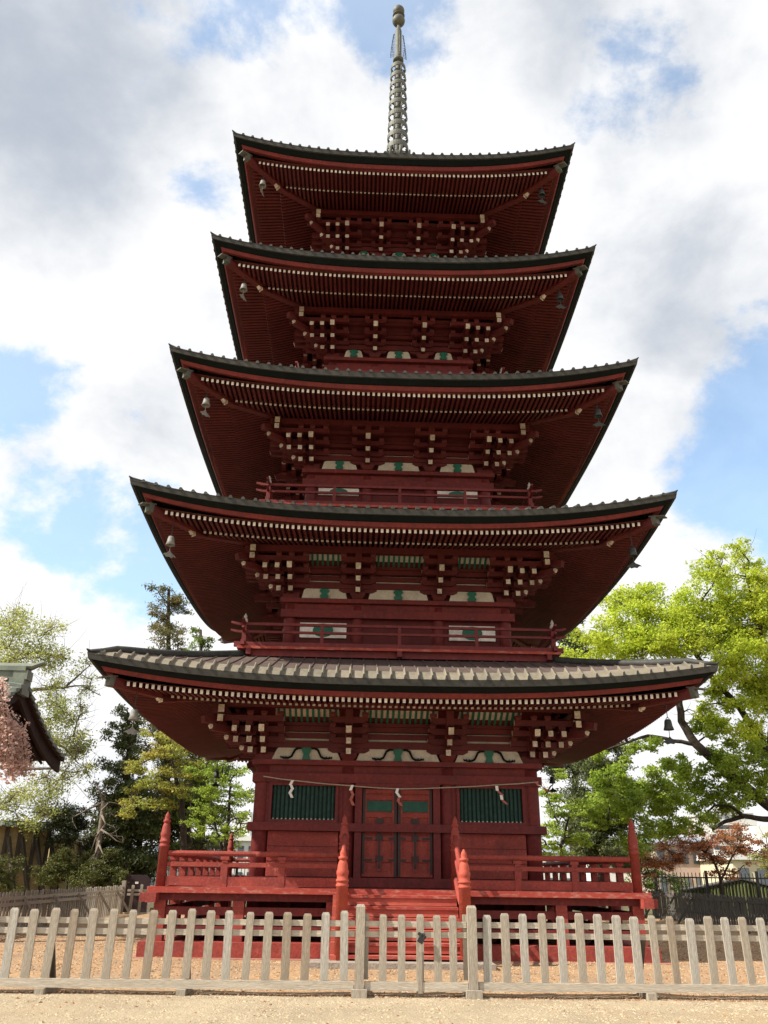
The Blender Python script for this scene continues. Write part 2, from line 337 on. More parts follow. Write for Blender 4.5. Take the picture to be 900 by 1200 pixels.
# ------------------------------------------------------------------ ground
YF = -7.89           # line of the front fence
def ground_z(x, y):
    # sandy court at 0, the pagoda's yard a little higher
    d = min(max((y-(YF+.15))/1.6, 0), 1); return .15*d*d*(3-2*d)
def build_ground():
    xs = np.concatenate([[-1500, -400, -120, -60], np.linspace(-32, 32, 129), [60, 120, 400, 1500]])
    ys = np.concatenate([[-400, -80, -30], np.linspace(-22, 22, 149), [40, 80, 200, 600, 2500]])
    mb = MB(); nx = len(xs)
    for y in ys:
        for x in xs:
            z = ground_z(x, y)
            if abs(x) < 33 and -22.5 < y < 23:
                z += .022*mnoise.noise(Vector((x*.8, y*.8, 0)))+.010*mnoise.noise(Vector((x*3.1, y*3.1, 4)))
            mb.v.append((x, y, z))
    for j in range(len(ys)-1):
        for i in range(nx-1):
            a = j*nx+i; mb.f.append((a, a+1, a+nx+1, a+nx)); mb.m.append(0)
    m = bpy.data.materials.new('sand_and_gravel'); m.use_nodes = True; nt = m.node_tree; N = nt.nodes; L = nt.links
    b = N['Principled BSDF']; b.inputs['Roughness'].default_value = .95; b.inputs['Specular IOR Level'].default_value = .1
    tc = N.new('ShaderNodeTexCoord'); sp = N.new('ShaderNodeSeparateXYZ'); L.new(tc.outputs['Object'], sp.inputs[0])
    def nz(s, d=5):
        n = N.new('ShaderNodeTexNoise'); n.inputs['Scale'].default_value = s; n.inputs['Detail'].default_value = d
        n.inputs['Roughness'].default_value = .7; L.new(tc.outputs['Object'], n.inputs['Vector']); return n.outputs['Fac']
    def mixc(f, a, c, lo=.35, hi=.65):
        mr = N.new('ShaderNodeMapRange'); mr.inputs[1].default_value = lo; mr.inputs[2].default_value = hi; L.new(f, mr.inputs[0])
        mx = N.new('ShaderNodeMix'); mx.data_type = 'RGBA'; L.new(mr.outputs[0], mx.inputs[0])
        for i, q in ((6, a), (7, c)):
            if isinstance(q, tuple): mx.inputs[i].default_value = (*q, 1)
            else: L.new(q, mx.inputs[i])
        return mx.outputs[2]
    sand = mixc(nz(.9), (.42, .345, .240), (.32, .26, .18))
    sand = mixc(nz(.28, 6), sand, (.36, .275, .175), .5, .66)
    sand = mixc(nz(45, 3), sand, (.25, .21, .155), .5, .75)
    vo = N.new('ShaderNodeTexVoronoi'); vo.inputs['Scale'].default_value = 22; L.new(tc.outputs['Object'], vo.inputs['Vector'])
    leafc = mixc(vo.outputs['Color'], (.36, .215, .115), (.43, .30, .185), .1, .9)
    yard = mixc(nz(1.3), leafc, (.27, .195, .14), .42, .72)
    yard = mixc(nz(60, 3), yard, (.22, .14, .08), .55, .8)
    jit = N.new('ShaderNodeMath'); jit.operation = 'MULTIPLY_ADD'; L.new(nz(3.5), jit.inputs[0]); jit.inputs[1].default_value = 1.1
    L.new(sp.outputs[1], jit.inputs[2])
    col = mixc(jit.outputs[0], sand, yard, YF+.45, YF+.95)
    far = mixc(sp.outputs[1], col, (.11, .11, .055), 13, 16)
    L.new(far, b.inputs['Base Color'])
    bp = N.new('ShaderNodeBump'); bp.inputs['Strength'].default_value = .7; bp.inputs['Distance'].default_value = .03
    hh_ = N.new('ShaderNodeMath'); hh_.operation = 'MULTIPLY_ADD'; L.new(nz(7, 4), hh_.inputs[0]); hh_.inputs[1].default_value = 2.2; L.new(nz(38, 5), hh_.inputs[2]); L.new(hh_.outputs[0], bp.inputs['Height']); L.new(bp.outputs[0], b.inputs['Normal'])
    o = mb.build('ground', [m], smooth=True); tag(o, 'pale sandy court and orange gravel yard around the pagoda', 'ground', kind='structure')
build_ground()
def chips(name, n, area, size, mats, label, cat, zf, flat=.4):
    P = []
    x0, x1, y0, y1 = area
    mb = MB()
    X = rng.uniform(x0, x1, n); Y = y0+(y1-y0)*rng.uniform(0, 1, n)**1.0
    S = rng.uniform(size[0], size[1], n); A = rng.uniform(0, 6.28, n)
    for x, y, s, a in zip(X, Y, S, A):
        z = zf(x, y); c, sn = math.cos(a)*s, math.sin(a)*s
        h = s*flat*rng.uniform(.6, 1.3); b = len(mb.v)
        mb.v += [(x+c, y+sn, z), (x-sn*.7, y+c*.7, z), (x-c, y-sn, z), (x+sn*.7, y-c*.7, z), (x+c*.1, y+sn*.1, z+h)]
        mi = int(rng.integers(0, len(mats)))
        for q in ((0, 1, 4), (1, 2, 4), (2, 3, 4), (3, 0, 4)):
            mb.f.append(tuple(b+i for i in q)); mb.m.append(mi)
    o = mb.build(name, mats); tag(o, label, cat, kind='stuff'); return o
def gz2(x, y): return ground_z(x, y)+.022*mnoise.noise(Vector((x*.8, y*.8, 0)))+.010*mnoise.noise(Vector((x*3.1, y*3.1, 4)))-.003
M['peb1'] = mat('sand_pebble', (.46, .37, .25), .95, .2, 9)
M['peb2'] = mat('brown_pebble', (.30, .24, .175), .95, .2, 9)
M['lfd1'] = mat('dry_orange_leaf', (.34, .205, .11), .9, .3, 9)
M['lfd2'] = mat('dry_tan_leaf', (.44, .34, .225), .9, .3, 9)
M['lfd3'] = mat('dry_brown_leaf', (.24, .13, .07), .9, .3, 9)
chips('pebbles', 14000, (-6.2, 5.6, -10.6, YF+.5), (.009, .026), ['peb1', 'peb2', 'peb1'], 'small loose pebbles scattered over the sandy court', 'pebbles', gz2)
chips('fallen_leaves', 260, (-6.2, 5.6, -10.6, YF+.2), (.018, .04), ['lfd3', 'lfd1', 'lfd2'], 'few dry leaves blown onto the sandy court', 'fallen leaves', gz2, .5)
chips('rail_shadow_litter', 2600, (-6.2, 5.8, YF-.10, YF+.16), (.012, .032), ['lfd3', 'lfd3', 'peb2'], 'dark leaf litter also painting in the shadow under the bottom rail of the front fence', 'leaf litter', gz2, .6)  # real debris, its dark strip also paints the rail's shadow
chips('dry_leaf_litter', 30000, (-8.5, 9.5, YF+.25, 1.), (.014, .034), ['lfd1', 'lfd2', 'lfd1', 'lfd3'], 'dry orange and tan leaf litter covering the fenced yard', 'leaf litter', gz2, .5)

# ------------------------------------------------------------------ pagoda
PG = thing('pagoda', 'five storied red wooden pagoda with dark sweeping roofs and a bronze ringed spire', 'pagoda', (0, 0, 0))
#        hw    zf(floor) zb     R     lip    tip   column offsets
TIER = [(2.95, 1.25, 3.63, 5.75, 4.74, 5.10, 1.02),
        (2.63, 5.87, 7.19, 5.53, 8.20, 8.69, .92),
        (2.34, 9.30, 10.60, 5.21, 11.62, 12.11, .77),
        (1.97, 12.78, 14.14, 4.72, 15.28, 15.74, .64),
        (1.70, 16.40, 17.73, 4.53, 18.87, 19.36, .53)]
SLOPE = .42
def roof_fns(i):
    hw, zf, zb, R, lip, tip, c1 = TIER[i]
    rise = tip-lip
    def rs(l, r):       # corner rise at lateral offset l for ring r
        return rise*(min(abs(l)/R, 1.03))**2.7*(r/R)**2
    def lipR(l): return R*.985+.015*R*(abs(l)/R)**3
    def top(l, r):
        d = R*.985-r
        k = (.68 if i == 0 else .38)*min(d, .30)+(.0 if d <= .30 else (.36 if i == 4 else .325)*(d-.30))
        return lip+k+(.075 if i == 4 else .008)*max(d-.3, 0)**2+rs(l, r)
    return rs, lipR, top
R_IN = [3.25, 2.95, 2.6, 2.3, .42]

def build_roof(i):
    hw, zf, zb, R, lip, tip, c1 = TIER[i]
    rs, lipR, top = roof_fns(i); rin = R_IN[i]
    # -- tiled slopes with cover-tile ribs
    f = MB(); nu, nv = 28, 9
    for b_ in range(nv+1):
        t = 0 if b_ == 0 else (.30/(R*.985-rin))+(1-.30/(R*.985-rin))*(b_-1)/(nv-1)
        for a in range(nu+1):
            u = -1+2*a/nu
            rr = R*.985+(rin-R*.985)*t
            l = u*rr; r2 = rr+(lipR(l)-R*.985)*(1-t) if t < 1 else rr
            f.v.append((u*r2, -r2, top(l, rr)))
    for b_ in range(nv):
        for a in range(nu):
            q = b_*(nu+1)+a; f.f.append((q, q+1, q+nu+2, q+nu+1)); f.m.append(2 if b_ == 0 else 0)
    n = int(R/.25)
    for k in range(-n, n+1):
        x = k*.25+.0
        if abs(x) > R-.12: continue
        r0 = lipR(x)+.015; r1 = max(rin, abs(x)+.05)
        if r0-r1 < .1: continue
        pts = []
        for t in (0, .12, .3, .5, .75, 1):
            rr = max(r0-.315, r1)+(r1-max(r0-.315, r1))*t; pts.append((x, -rr, top(x, min(rr, R*.985))+.012))
        # a cover rib: raised trapezoid band, high enough to cast the small shadows at the eave
        # (the cover tile proper only along the eave, a low seam further up the sheet roof)
        w, hgt = (.030, .075) if i == 0 else (.045, .055)
        e_in = max(r0-.315, r1)
        ep = [(x, -(r0+(e_in-r0)*t), top(x, min(r0+(e_in-r0)*t, R*.985))+.012) for t in (0, .33, .66, 1)]
        b = len(f.v)
        for p in ep:
            f.v += [(p[0]-w, p[1], p[2]-.01), (p[0]-w*.55, p[1], p[2]+hgt*.8), (p[0], p[1], p[2]+hgt), (p[0]+w*.55, p[1], p[2]+hgt*.8), (p[0]+w, p[1], p[2]-.01)]
        for s_ in range(3):
            for e in range(4):
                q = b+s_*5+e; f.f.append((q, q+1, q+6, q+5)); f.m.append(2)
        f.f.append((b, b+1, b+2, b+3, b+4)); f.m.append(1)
        w, hgt = .016, .014
        b = len(f.v)
        for p in pts:
            f.v += [(p[0]-w, p[1], p[2]-.01), (p[0]-w*.55, p[1], p[2]+hgt*.8), (p[0], p[1], p[2]+hgt), (p[0]+w*.55, p[1], p[2]+hgt*.8), (p[0]+w, p[1], p[2]-.01)]
        for s_ in range(5):
            for e in range(4):
                q = b+s_*5+e; f.f.append((q, q+1, q+6, q+5)); f.m.append(0)
        f.f.append((b, b+1, b+2, b+3, b+4)); f.m.append(1)
    mb = MB(); mb.rot4(f)
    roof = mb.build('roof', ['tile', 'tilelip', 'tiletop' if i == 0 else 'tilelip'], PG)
    # -- eave edge (grey tile lip) and dark board beneath
    def sweep(prof, name, m, parent, nseg=40, miter=True):
        """prof: list of (dr inward, dz) closed section swept along the eave, mitred at the corners"""
        g = MB(); n_ = len(prof)
        for a in range(nseg+1):
            u = -1+2*a/nseg; u = math.copysign(abs(u)**.75, u)
            for dr, dz in prof:
                rr = lipR(u*R)-dr
                g.v.append((u*rr, -rr, lip+rs(u*R, R)+dz))
        for a in range(nseg):
            for e in range(n_):
                e2 = (e+1) % n_
                g.f.append((a*n_+e, a*n_+e2, (a+1)*n_+e2, (a+1)*n_+e)); g.m.append(0)
        w = MB(); w.rot4(g)
        return w.build(name, m, parent)
    sweep([(0, 0.004), (.025, -.112), (.42, -.118), (.42, -.012)], 'eave_tile', 'tilelip', roof)
    sweep([(.07, -.116), (.18, -.196), (.50, -.198), (.5, -.121)], 'fascia', 'fascia', roof)
    sweep([(.22, -.200), (.27, -.282), (.38, -.284), (.38, -.203)], 'eave_beam', 'red', roof)
    # -- underside: boards and two rows of rafters with white painted ends
    s = MB()
    ru, rl, rp = R-.47, R-1.17, hw+.62
    zu = lip-.368; zl = lip-.335; SL = .30
    def zfly(l, r): return zu+.05+.10*(ru-r)+rs(l, ru)*(r/ru)**1.5
    def zbase(l, r): return zl+.05+SL*(rl-r)+rs(l, rl)*(r/rl)**2
    nb = 20
    # flying-rafter board
    for (ra, rb, zz, o) in ((ru+.10, rl-.1, zfly, .045), (rl+.02, hw+.05, zbase, .05)):
        b = len(s.v)
        for r_ in (ra, (ra+rb)/2, rb):
            for a in range(nb+1):
                u = -1+2*a/nb; s.v.append((u*r_, -r_, zz(u*r_, r_)+o))
        for q in range(2):
            for a in range(nb):
                w = b+q*(nb+1)+a; s.f.append((w, w+1, w+nb+2, w+nb+1)); s.m.append(1)
    # riser board between the rows (the lower eave beam)
    for a in range(nb):
        u0, u1 = -1+2*a/nb, -1+2*(a+1)/nb
        r_ = rl-.03
        p = lambda u, z: (u*r_, -r_, z)
        s.face([p(u0, zbase(u0*r_, r_)+.045), p(u1, zbase(u1*r_, r_)+.045), p(u1, zfly(u1*r_, r_)+.05), p(u0, zfly(u0*r_, r_)+.05)], 0)
    sp = .1125; nr = int(ru/sp)
    for k in range(-nr, nr+1):
        x = k*sp+.0
        jj = .004*math.sin(k*7.3)
        if abs(x) < ru-.12:
            r1 = max(rl-.05, abs(x)+.06)
            if ru-r1 > .08:
                s.beam((x+jj, -ru, zfly(x, ru)), (x, -r1, zfly(x, r1)), .052, .078, 0, {2: 2})
        if abs(x) < rl-.14:
            r1 = max(hw+.1, abs(x)+.06)
            if rl-r1 > .08:
                s.beam((x+jj, -rl, zbase(x, rl)), (x, -r1, zbase(x, r1)), .052, .078, 0, {2: 3})
    w = MB(); w.rot4(s)
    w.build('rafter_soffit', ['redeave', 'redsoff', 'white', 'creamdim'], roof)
    # -- purlin on the outermost bracket step
    pz = zbase(0, rp)-.045
    w = MB(); w.ring4(rp-.07, rp+.07, pz-.15, pz)
    w.build('purlin', 'redbr', roof)
    # -- hip rafters under the corners, hip ridges on top
    h = MB()
    def diag(r, z): return (-r, -r, z)
    e0 = R-.36
    h.beam(diag(e0, zfly(e0, e0)-.02), diag(rl-.2, zfly(rl, rl)-.06), .15, .17, 0, {2: 1})
    e1 = rl+.03
    h.beam(diag(e1, zbase(e1, e1)-.05), diag(hw, zbase(hw, hw)-.02), .15, .18, 0, {2: 1})
    # upturned white tip of the lower hip rafter
    c0 = np.array(diag(e1, zbase(e1, e1)-.05)); dd = np.array([-.7071, -.7071, 0])
    h.beam(c0+dd*.14+np.array([0, 0, .07]), c0-dd*.0, .08, .06, 1, h1=.14, w1=.11)
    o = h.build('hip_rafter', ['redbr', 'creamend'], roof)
    for k in (1, 2, 3): dupe(o, rotz=k*math.pi/2)
    h = MB(); c = np.array(diag(e0, zfly(e0, e0)-.02))
    h.beam(c+dd*.03+np.array([0, 0, .01]), c-dd*.07+np.array([0, 0, .0]), .165, .185, 0)
    h.beam(c+dd*.20+np.array([0, 0, .035]), c-dd*.12+np.array([0, 0, .105]), .17, .025, 0)
    o = h.build('hip_end_cap', 'bronze', roof)
    for k in (1, 2, 3): dupe(o, rotz=k*math.pi/2)
    h = MB(); pts = []; rad = []
    for t in np.linspace(0, 1, 14):
        r_ = R*.995+(rin+.02-R*.995)*t; pts.append(diag(r_, top(min(r_, R*.985), min(r_, R*.985))+.05)); rad.append(.03+.05*min(1, t*5))
    h.tube(pts, rad, 8); p = np.array(pts[0])
    h.tube([p, p+dd*.06+np.array([0, 0, .03])], [.03, .012], 8)
    o = h.build('hip_ridge', 'tilelip', roof, smooth=True)
    for k in (1, 2, 3): dupe(o, rotz=k*math.pi/2)
    return roof, e0, zfly(e0, e0)

def block(mb, x, o, z0, w=.15, h=.10, hw=0):
    """bearing block: a small square cup, tapered below"""
    t = w*.36; W = w/2; y = -(hw+o)
    mb.hexa([(x-t, y-t, z0), (x+t, y-t, z0), (x+t, y+t, z0), (x-t, y+t, z0),
             (x-W, y-W, z0+h*.45), (x+W, y-W, z0+h*.45), (x+W, y+W, z0+h*.45), (x-W, y+W, z0+h*.45)])
    mb.box(x-W, x+W, y-W, y+W, z0+h*.45, z0+h)
def xarm(mb, x, o, z, L, hw, w=.10, h=.115):
    """arm parallel to the wall with rounded-up ends"""
    y = -(hw+o); a = L/2
    mb.box(x-a+.1, x+a-.1, y-w/2, y+w/2, z, z+h)
    mb.hexa([(x-a+.1, y+w/2, z), (x-a+.1, y-w/2, z), (x-a, y-w/2, z+h*.45), (x-a, y+w/2, z+h*.45),
             (x-a+.1, y+w/2, z+h), (x-a+.1, y-w/2, z+h), (x-a, y-w/2, z+h), (x-a, y+w/2, z+h)], 0, {4: 1})
    mb.hexa([(x+a-.1, y-w/2, z), (x+a-.1, y+w/2, z), (x+a, y+w/2, z+h*.45), (x+a, y-w/2, z+h*.45),
             (x+a-.1, y-w/2, z+h), (x+a-.1, y+w/2, z+h), (x+a, y+w/2, z+h), (x+a, y-w/2, z+h)], 0, {4: 1})
def nose(mb, x, o0, o1, z0, z1, hw, w=.10):
    mb.hexa([(x-w/2, -(hw+o1), z0), (x+w/2, -(hw+o1), z0), (x+w/2, -(hw+o0), z0-.0), (x-w/2, -(hw+o0), z0),
             (x-w/2, -(hw+o1), z1), (x+w/2, -(hw+o1), z1), (x+w/2, -(hw+o0), z1), (x-w/2, -(hw+o0), z1)], 0, {2: 1})
STEPS = (.08, .35, .62)
def bracket_mid(i, x):
    hw, zf, zb = TIER[i][:3]; mb = MB()
    W = .30
    mb.hexa([(x-.11, -hw-.06, zb), (x+.11, -hw-.06, zb), (x+.11, -hw+.2, zb), (x-.11, -hw+.2, zb),
             (x-.17, -hw-.12, zb+.09), (x+.17, -hw-.12, zb+.09), (x+.17, -hw+.2, zb+.09), (x-.17, -hw+.2, zb+.09)])
    mb.box(x-.17, x+.17, -hw-.12, -hw+.2, zb+.09, zb+.14)
    L = .86 if i < 3 else .64
    xarm(mb, x, -.03, zb+.145, L, hw)
    for q in (-1, 0, 1): block(mb, x+q*(L/2-.08), -.03, zb+.262, .15, .10, hw)
    for k, o in enumerate(STEPS):
        z = zb+.10+.165*k
        nose(mb, x, -.1, o+.16+.03*k, z, z+.115, hw)
        block(mb, x, o, z+.127, .15, .10, hw)
        if k < 3:
            zc = z+.228
            xarm(mb, x, o, zc, L*(.95 if k < 2 else .9), hw)
            for q in (-1, 0, 1): block(mb, x+q*(L/2-.10), o, zc+.116, .13, .09, hw)
    # slanting tail rafter
    mb.beam((x, -(hw+.86), zb+.50), (x, -hw, zb+.80), .11, .13, 0, {2: 1})
    mb.box(x-.075, x+.075, -hw-.70, -hw-.55, zb+.64, zb+.92)
    return mb
def bracket_corner(i):
    hw, zf, zb = TIER[i][:3]; c = hw-.2; mb = MB()
    mb.box(-c-.19, -c+.19, -c-.19, -c+.19, zb, zb+.14)
    half = MB()
    # front-facing noses in three rows at the column line and the two outer steps
    for j, off in enumerate((0, .27, .54)):
        x = -c-off
        for k, o in enumerate(STEPS):
            z = zb+.10+.165*k
            if j > k+1: continue
            ext = o+.16+.03*k
            nose(half, x, -.05, ext+(.0 if j == 0 else -.015*j), z, z+.112, hw, .098)
            block(half, x, o, z+.127, .14, .10, hw)
    for k, o in enumerate(STEPS):
        z = zb+.10+.165*k+.228
        half.box(-c-o-.30, -c+.42, -(hw+o)-.05, -(hw+o)+.05, z, z+.11, 0, {5: 1, 3: 1})
        for xx in (-c+.34, -c+.02, -c-.26, -c-o-.2): block(half, xx, o, z+.111, .13, .09, hw)
    half.beam((-c, -(hw+.86), zb+.50), (-c, -hw, zb+.80), .11, .13, 0, {2: 1})
    # purlin noses crossing at the corner
    half.box(-(hw+.62)-.05, -(hw+.62)+.06, -(hw+.94), -(hw+.70), zb+.60, zb+.73, 0, {2: 1})
    half.box(-(hw+.62)-.055, -(hw+.62)+.065, -(hw+.90), -(hw+.70), zb+.78, zb+.93, 0, {2: 1})
    b = len(mb.v); mb.v += half.v; mb.f += [tuple(b+q for q in f) for f in half.f]; mb.m += half.m
    b = len(mb.v); mb.v += [(y-.0015, x+.0015, z-.002) for x, y, z in half.v]; mb.f += [tuple(b+q for q in f)[::-1] for f in half.f]; mb.m += half.m
    # diagonal arms with carved pale ends
    dd = np.array([-.7071, -.7071, 0])
    for k in range(3):
        z = zb+.165+.165*k; l = .42+.40*k
        p = np.array([-c, -c, z]); q = p+dd*(l+.18)
        mb.beam(q, p, .13, .135, 0)
        mb.beam(q+dd*.06+np.array([0, 0, .04]), q+np.array([0, 0, .01]), .05, .04, 1, h1=.09, w1=.09)
    mb.beam(np.array([-c, -c, zb+.62])+dd*1.62, np.array([-c, -c, zb+.95]), .13, .14, 0)
    p = np.array([-c, -c, 0])+dd*1.30
    mb.box(p[0]-.08, p[0]+.08, p[1]-.08, p[1]+.08, zb+.76, zb+.95)
    return mb
def build_brackets(i):
    c1 = TIER[i][6]
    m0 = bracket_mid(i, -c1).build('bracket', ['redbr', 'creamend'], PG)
    for k in (1, 2, 3): dupe(m0, rotz=k*math.pi/2)
    m1 = bracket_mid(i, c1).build('bracket', ['redbr', 'creamend'], PG)
    for k in (1, 2, 3): dupe(m1, rotz=k*math.pi/2)
    m2 = bracket_corner(i).build('corner_bracket', ['redbr', 'creamend'], PG)
    for k in (1, 2, 3): dupe(m2, rotz=k*math.pi/2)

def arch_strut(i, xc, hw, zb):
    """green strut in the plaster panel: a splayed frog-leg carving on the first storey, a waisted post above"""
    mb = MB(); y = -hw-.03
    if i == 0:
        pr = [(-.085, 0), (.085, 0), (.055, .10), (.09, .17), (.11, .235), (-.11, .235), (-.09, .17), (-.055, .10)]
        n = len(pr); b = len(mb.v)
        mb.face([(xc+x, y-.05, zb+z) for x, z in pr], 0)
        for k in range(n):
            a, c = pr[k], pr[(k+1) % n]
            mb.face([(xc+a[0], y-.05, zb+a[1]), (xc+a[0], y, zb+a[1]), (xc+c[0], y, zb+c[1]), (xc+c[0], y-.05, zb+c[1])], 0)
        for s in (-1, 1):
            pts = [(xc+s*x, y-.03, zb+z) for x, z in ((.07, .225), (.17, .225), (.235, .19), (.27, .12), (.30, .06), (.36, .028), (.46, .026), (.52, .045))]
            mb.tube(pts, [.022, .026, .026, .024, .024, .024, .02, .012], 6, 1)
            for q in (.40, .46, .51): mb.tube([(xc+s*q, y-.03, zb+.02), (xc+s*(q+.02), y-.03, zb+.065)], [.018, .008], 5, 1)
    else:
        pr = [(-.08, 0), (.08, 0), (.10, .05), (.06, .10), (.06, .12), (.11, .17), (.08, .22), (-.08, .22), (-.11, .17), (-.06, .12), (-.06, .10), (-.10, .05)]
        n = len(pr)
        mb.face([(xc+x, y-.04, zb+z) for x, z in pr], 0)
        for k in range(n):
            a, c = pr[k], pr[(k+1) % n]
            mb.face([(xc+a[0], y-.04, zb+a[1]), (xc+a[0], y, zb+a[1]), (xc+c[0], y, zb+c[1]), (xc+c[0], y-.04, zb+c[1])], 0)
    return mb

def build_storey(i):
    hw, zf, zb, R, lip, tip, c1 = TIER[i]
    c = hw-.2
    # core box: the boarded wall
    mb = MB(); mb.box(-hw+.16, hw-.16, -hw+.16, hw-.16, zf-.3 if i else .12, lip+.25)
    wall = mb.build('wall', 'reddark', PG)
    # columns (12)
    col = MB(); rcol = .165 if i == 0 else .14
    zc0 = zf-.25 if i else .15
    col.lathe([(rcol, zc0), (rcol, zb-.45), (rcol*.94, zb-.13)], 20)
    first = None
    for (x, y) in [(a*c, b*c) for a, b in ((-1, -1), (1, -1), (1, 1), (-1, 1))]+[(s*c1, -c) for s in (-1, 1)]+[(s*c1, c) for s in (-1, 1)]+[(-c, s*c1) for s in (-1, 1)]+[(c, s*c1) for s in (-1, 1)]:
        if first is None: first = col.build('column', 'red', wall, smooth=False); first.location = (x, y, 0); first.data.polygons.foreach_set('use_smooth', [len(p.vertices) == 4 for p in first.data.polygons])
        else: dupe(first, loc=(x, y, 0))
    # beams
    def ring(r0, r1, z0, z1, name='tie_beam', m='red'):
        q = MB(); q.ring4(r0, r1, z0, z1); return q.build(name, m, wall)
    ring(hw-.36, hw+.03, zb-.10, zb-.002, 'wall_plate')
    ring(hw-.26, hw-.10, zb-.26, zb-.102)
    ring(hw-.30, hw+.005, zb-.44, zb-.262)
    if i == 0:
        ring(hw-.30, hw+.04, 2.27, 2.42); ring(hw-.30, hw+.03, 1.26, 1.43)
    else:
        ring(hw-.28, hw+.01, zf+.0, zf+.12)
    # bays of the bracket zone
    bays = [(-c, -c1), (-c1, c1), (c1, c)]
    for side in range(4):
        for (xa, xb) in bays:
            q = MB(); xc = (xa+xb)/2; y = -hw+.02
            # splayed panel between the bracket feet
            g = [.16, .24, .25, .31, .30][i]; gt = g+[.09, .05, .05, .05, .05][i]
            q.hexa([(xa+g, y-.015, zb), (xb-g, y-.015, zb), (xb-g, y+.05, zb), (xa+g, y+.05, zb),
                    (xa+gt, y-.015, zb+.20), (xb-gt, y-.015, zb+.20), (xb-gt, y+.05, zb+.20), (xa+gt, y+.05, zb+.20)])
            q.hexa([(xa+gt, y-.015, zb+.2), (xb-gt, y-.015, zb+.2), (xb-gt, y+.05, zb+.2), (xa+gt, y+.05, zb+.2),
                    (xa+gt+.04, y-.015, zb+.235), (xb-gt-.04, y-.015, zb+.235), (xb-gt-.04, y+.05, zb+.235), (xa+gt+.04, y+.05, zb+.235)])
            q.box(xa+g, xb-g, y+.0, y+.05, zb+.36, zb+.56)
            pn = q.build('plaster_panel', 'cream', wall, rotz=side*math.pi/2)
            s = arch_strut(i, xc, hw-.02, zb).build('strut', ['green', 'fascia'], wall, rotz=side*math.pi/2)
        # long tie beams running behind the brackets
        q = MB()
        q.box(-hw+.1, hw-.1, -hw-.055, -hw+.1, zb+.236, zb+.375)
        q.box(-hw+.1, hw-.1, -hw-.05, -hw+.1, zb+.425, zb+.53)
        q.box(-hw-.02, hw+.02, -hw-.13, -hw-.03, zb+.56, zb+.66)
        q.box(-hw-.06, hw+.06, -hw-.16, -hw+.1, zb+.665, zb+.735)
        if i > 1: q.box(-hw-.3, hw+.3, -hw-.40, -hw-.30, zb+.78, zb+.87)
        q.build('through_beam', 'redbr', wall, rotz=side*math.pi/2)
        # coved ribs above
        q = MB()
        y0, z0, y1, z1 = -hw-.10, zb+.74, -hw-.45, zb+.96
        q.hexa([(-hw-.05, y0, z0), (hw+.05, y0, z0), (hw+.05, y0+.05, z0), (-hw-.05, y0+.05, z0),
                (-hw-.2, y1, z1), (hw+.2, y1, z1), (hw+.2, y1+.05, z1+.02), (-hw-.2, y1+.05, z1+.02)], 2)
        if i < 2:
            for (xa, xb) in bays:
                m_ = .20 if i == 0 else .26
                q.hexa([(xa+m_, y0-.012, z0+.012), (xb-m_, y0-.012, z0+.012), (xb-m_, y0, z0+.012), (xa+m_, y0, z0+.012), (xa+m_+.02, y1-.012, z1), (xb-m_-.02, y1-.012, z1), (xb-m_-.02, y1, z1), (xa+m_+.02, y1, z1)], 0)
                n = int((xb-xa-2*m_-.02)/.117); w0 = (n-1)*.117
                for k in range(n):
                    x = (xa+xb)/2-w0/2+k*.117
                    q.beam((x, y0-.025, z0+.01), (x, y1-.025, z1+.01), .045, .05, 1)
        q.build('cove', ['cream', 'green', 'redbr'], wall, rotz=side*math.pi/2)
        if i == 0: pass
        # lower wall openings
        if i > 0:
            for (xa, xb) in (bays[0], bays[2]):
                if i > 2: continue
                q = MB(); xc = (xa+xb)/2; W = (xb-xa)*.345 if i == 1 else (xb-xa)*.36
                za, zt_ = (zf+.44, zf+.78) if i == 1 else (zf+.66, zf+.84)
                y = -hw+.13
                q.box(xc-W, xc+W, y-.03, y+.03, za, zt_, 0)
                n = 16; h_ = (zt_-za)/2*.92; wv = W*.44
                ring_ = [(xc+wv*math.cos(2*math.pi*k/n)*(1.0), za+(zt_-za)/2+h_*math.sin(2*math.pi*k/n)) for k in range(n)]
                q.face([(x, y-.045, z) for x, z in ring_], 1)
                for k in range(n):
                    a, b_ = ring_[k], ring_[(k+1) % n]
                    q.face([(a[0], y-.045, a[1]), (a[0], y-.03, a[1]), (b_[0], y-.03, b_[1]), (b_[0], y-.045, b_[1])], 1)
                q.build('painted_panel', ['white', 'green'], wall, rotz=side*math.pi/2)
    return wall

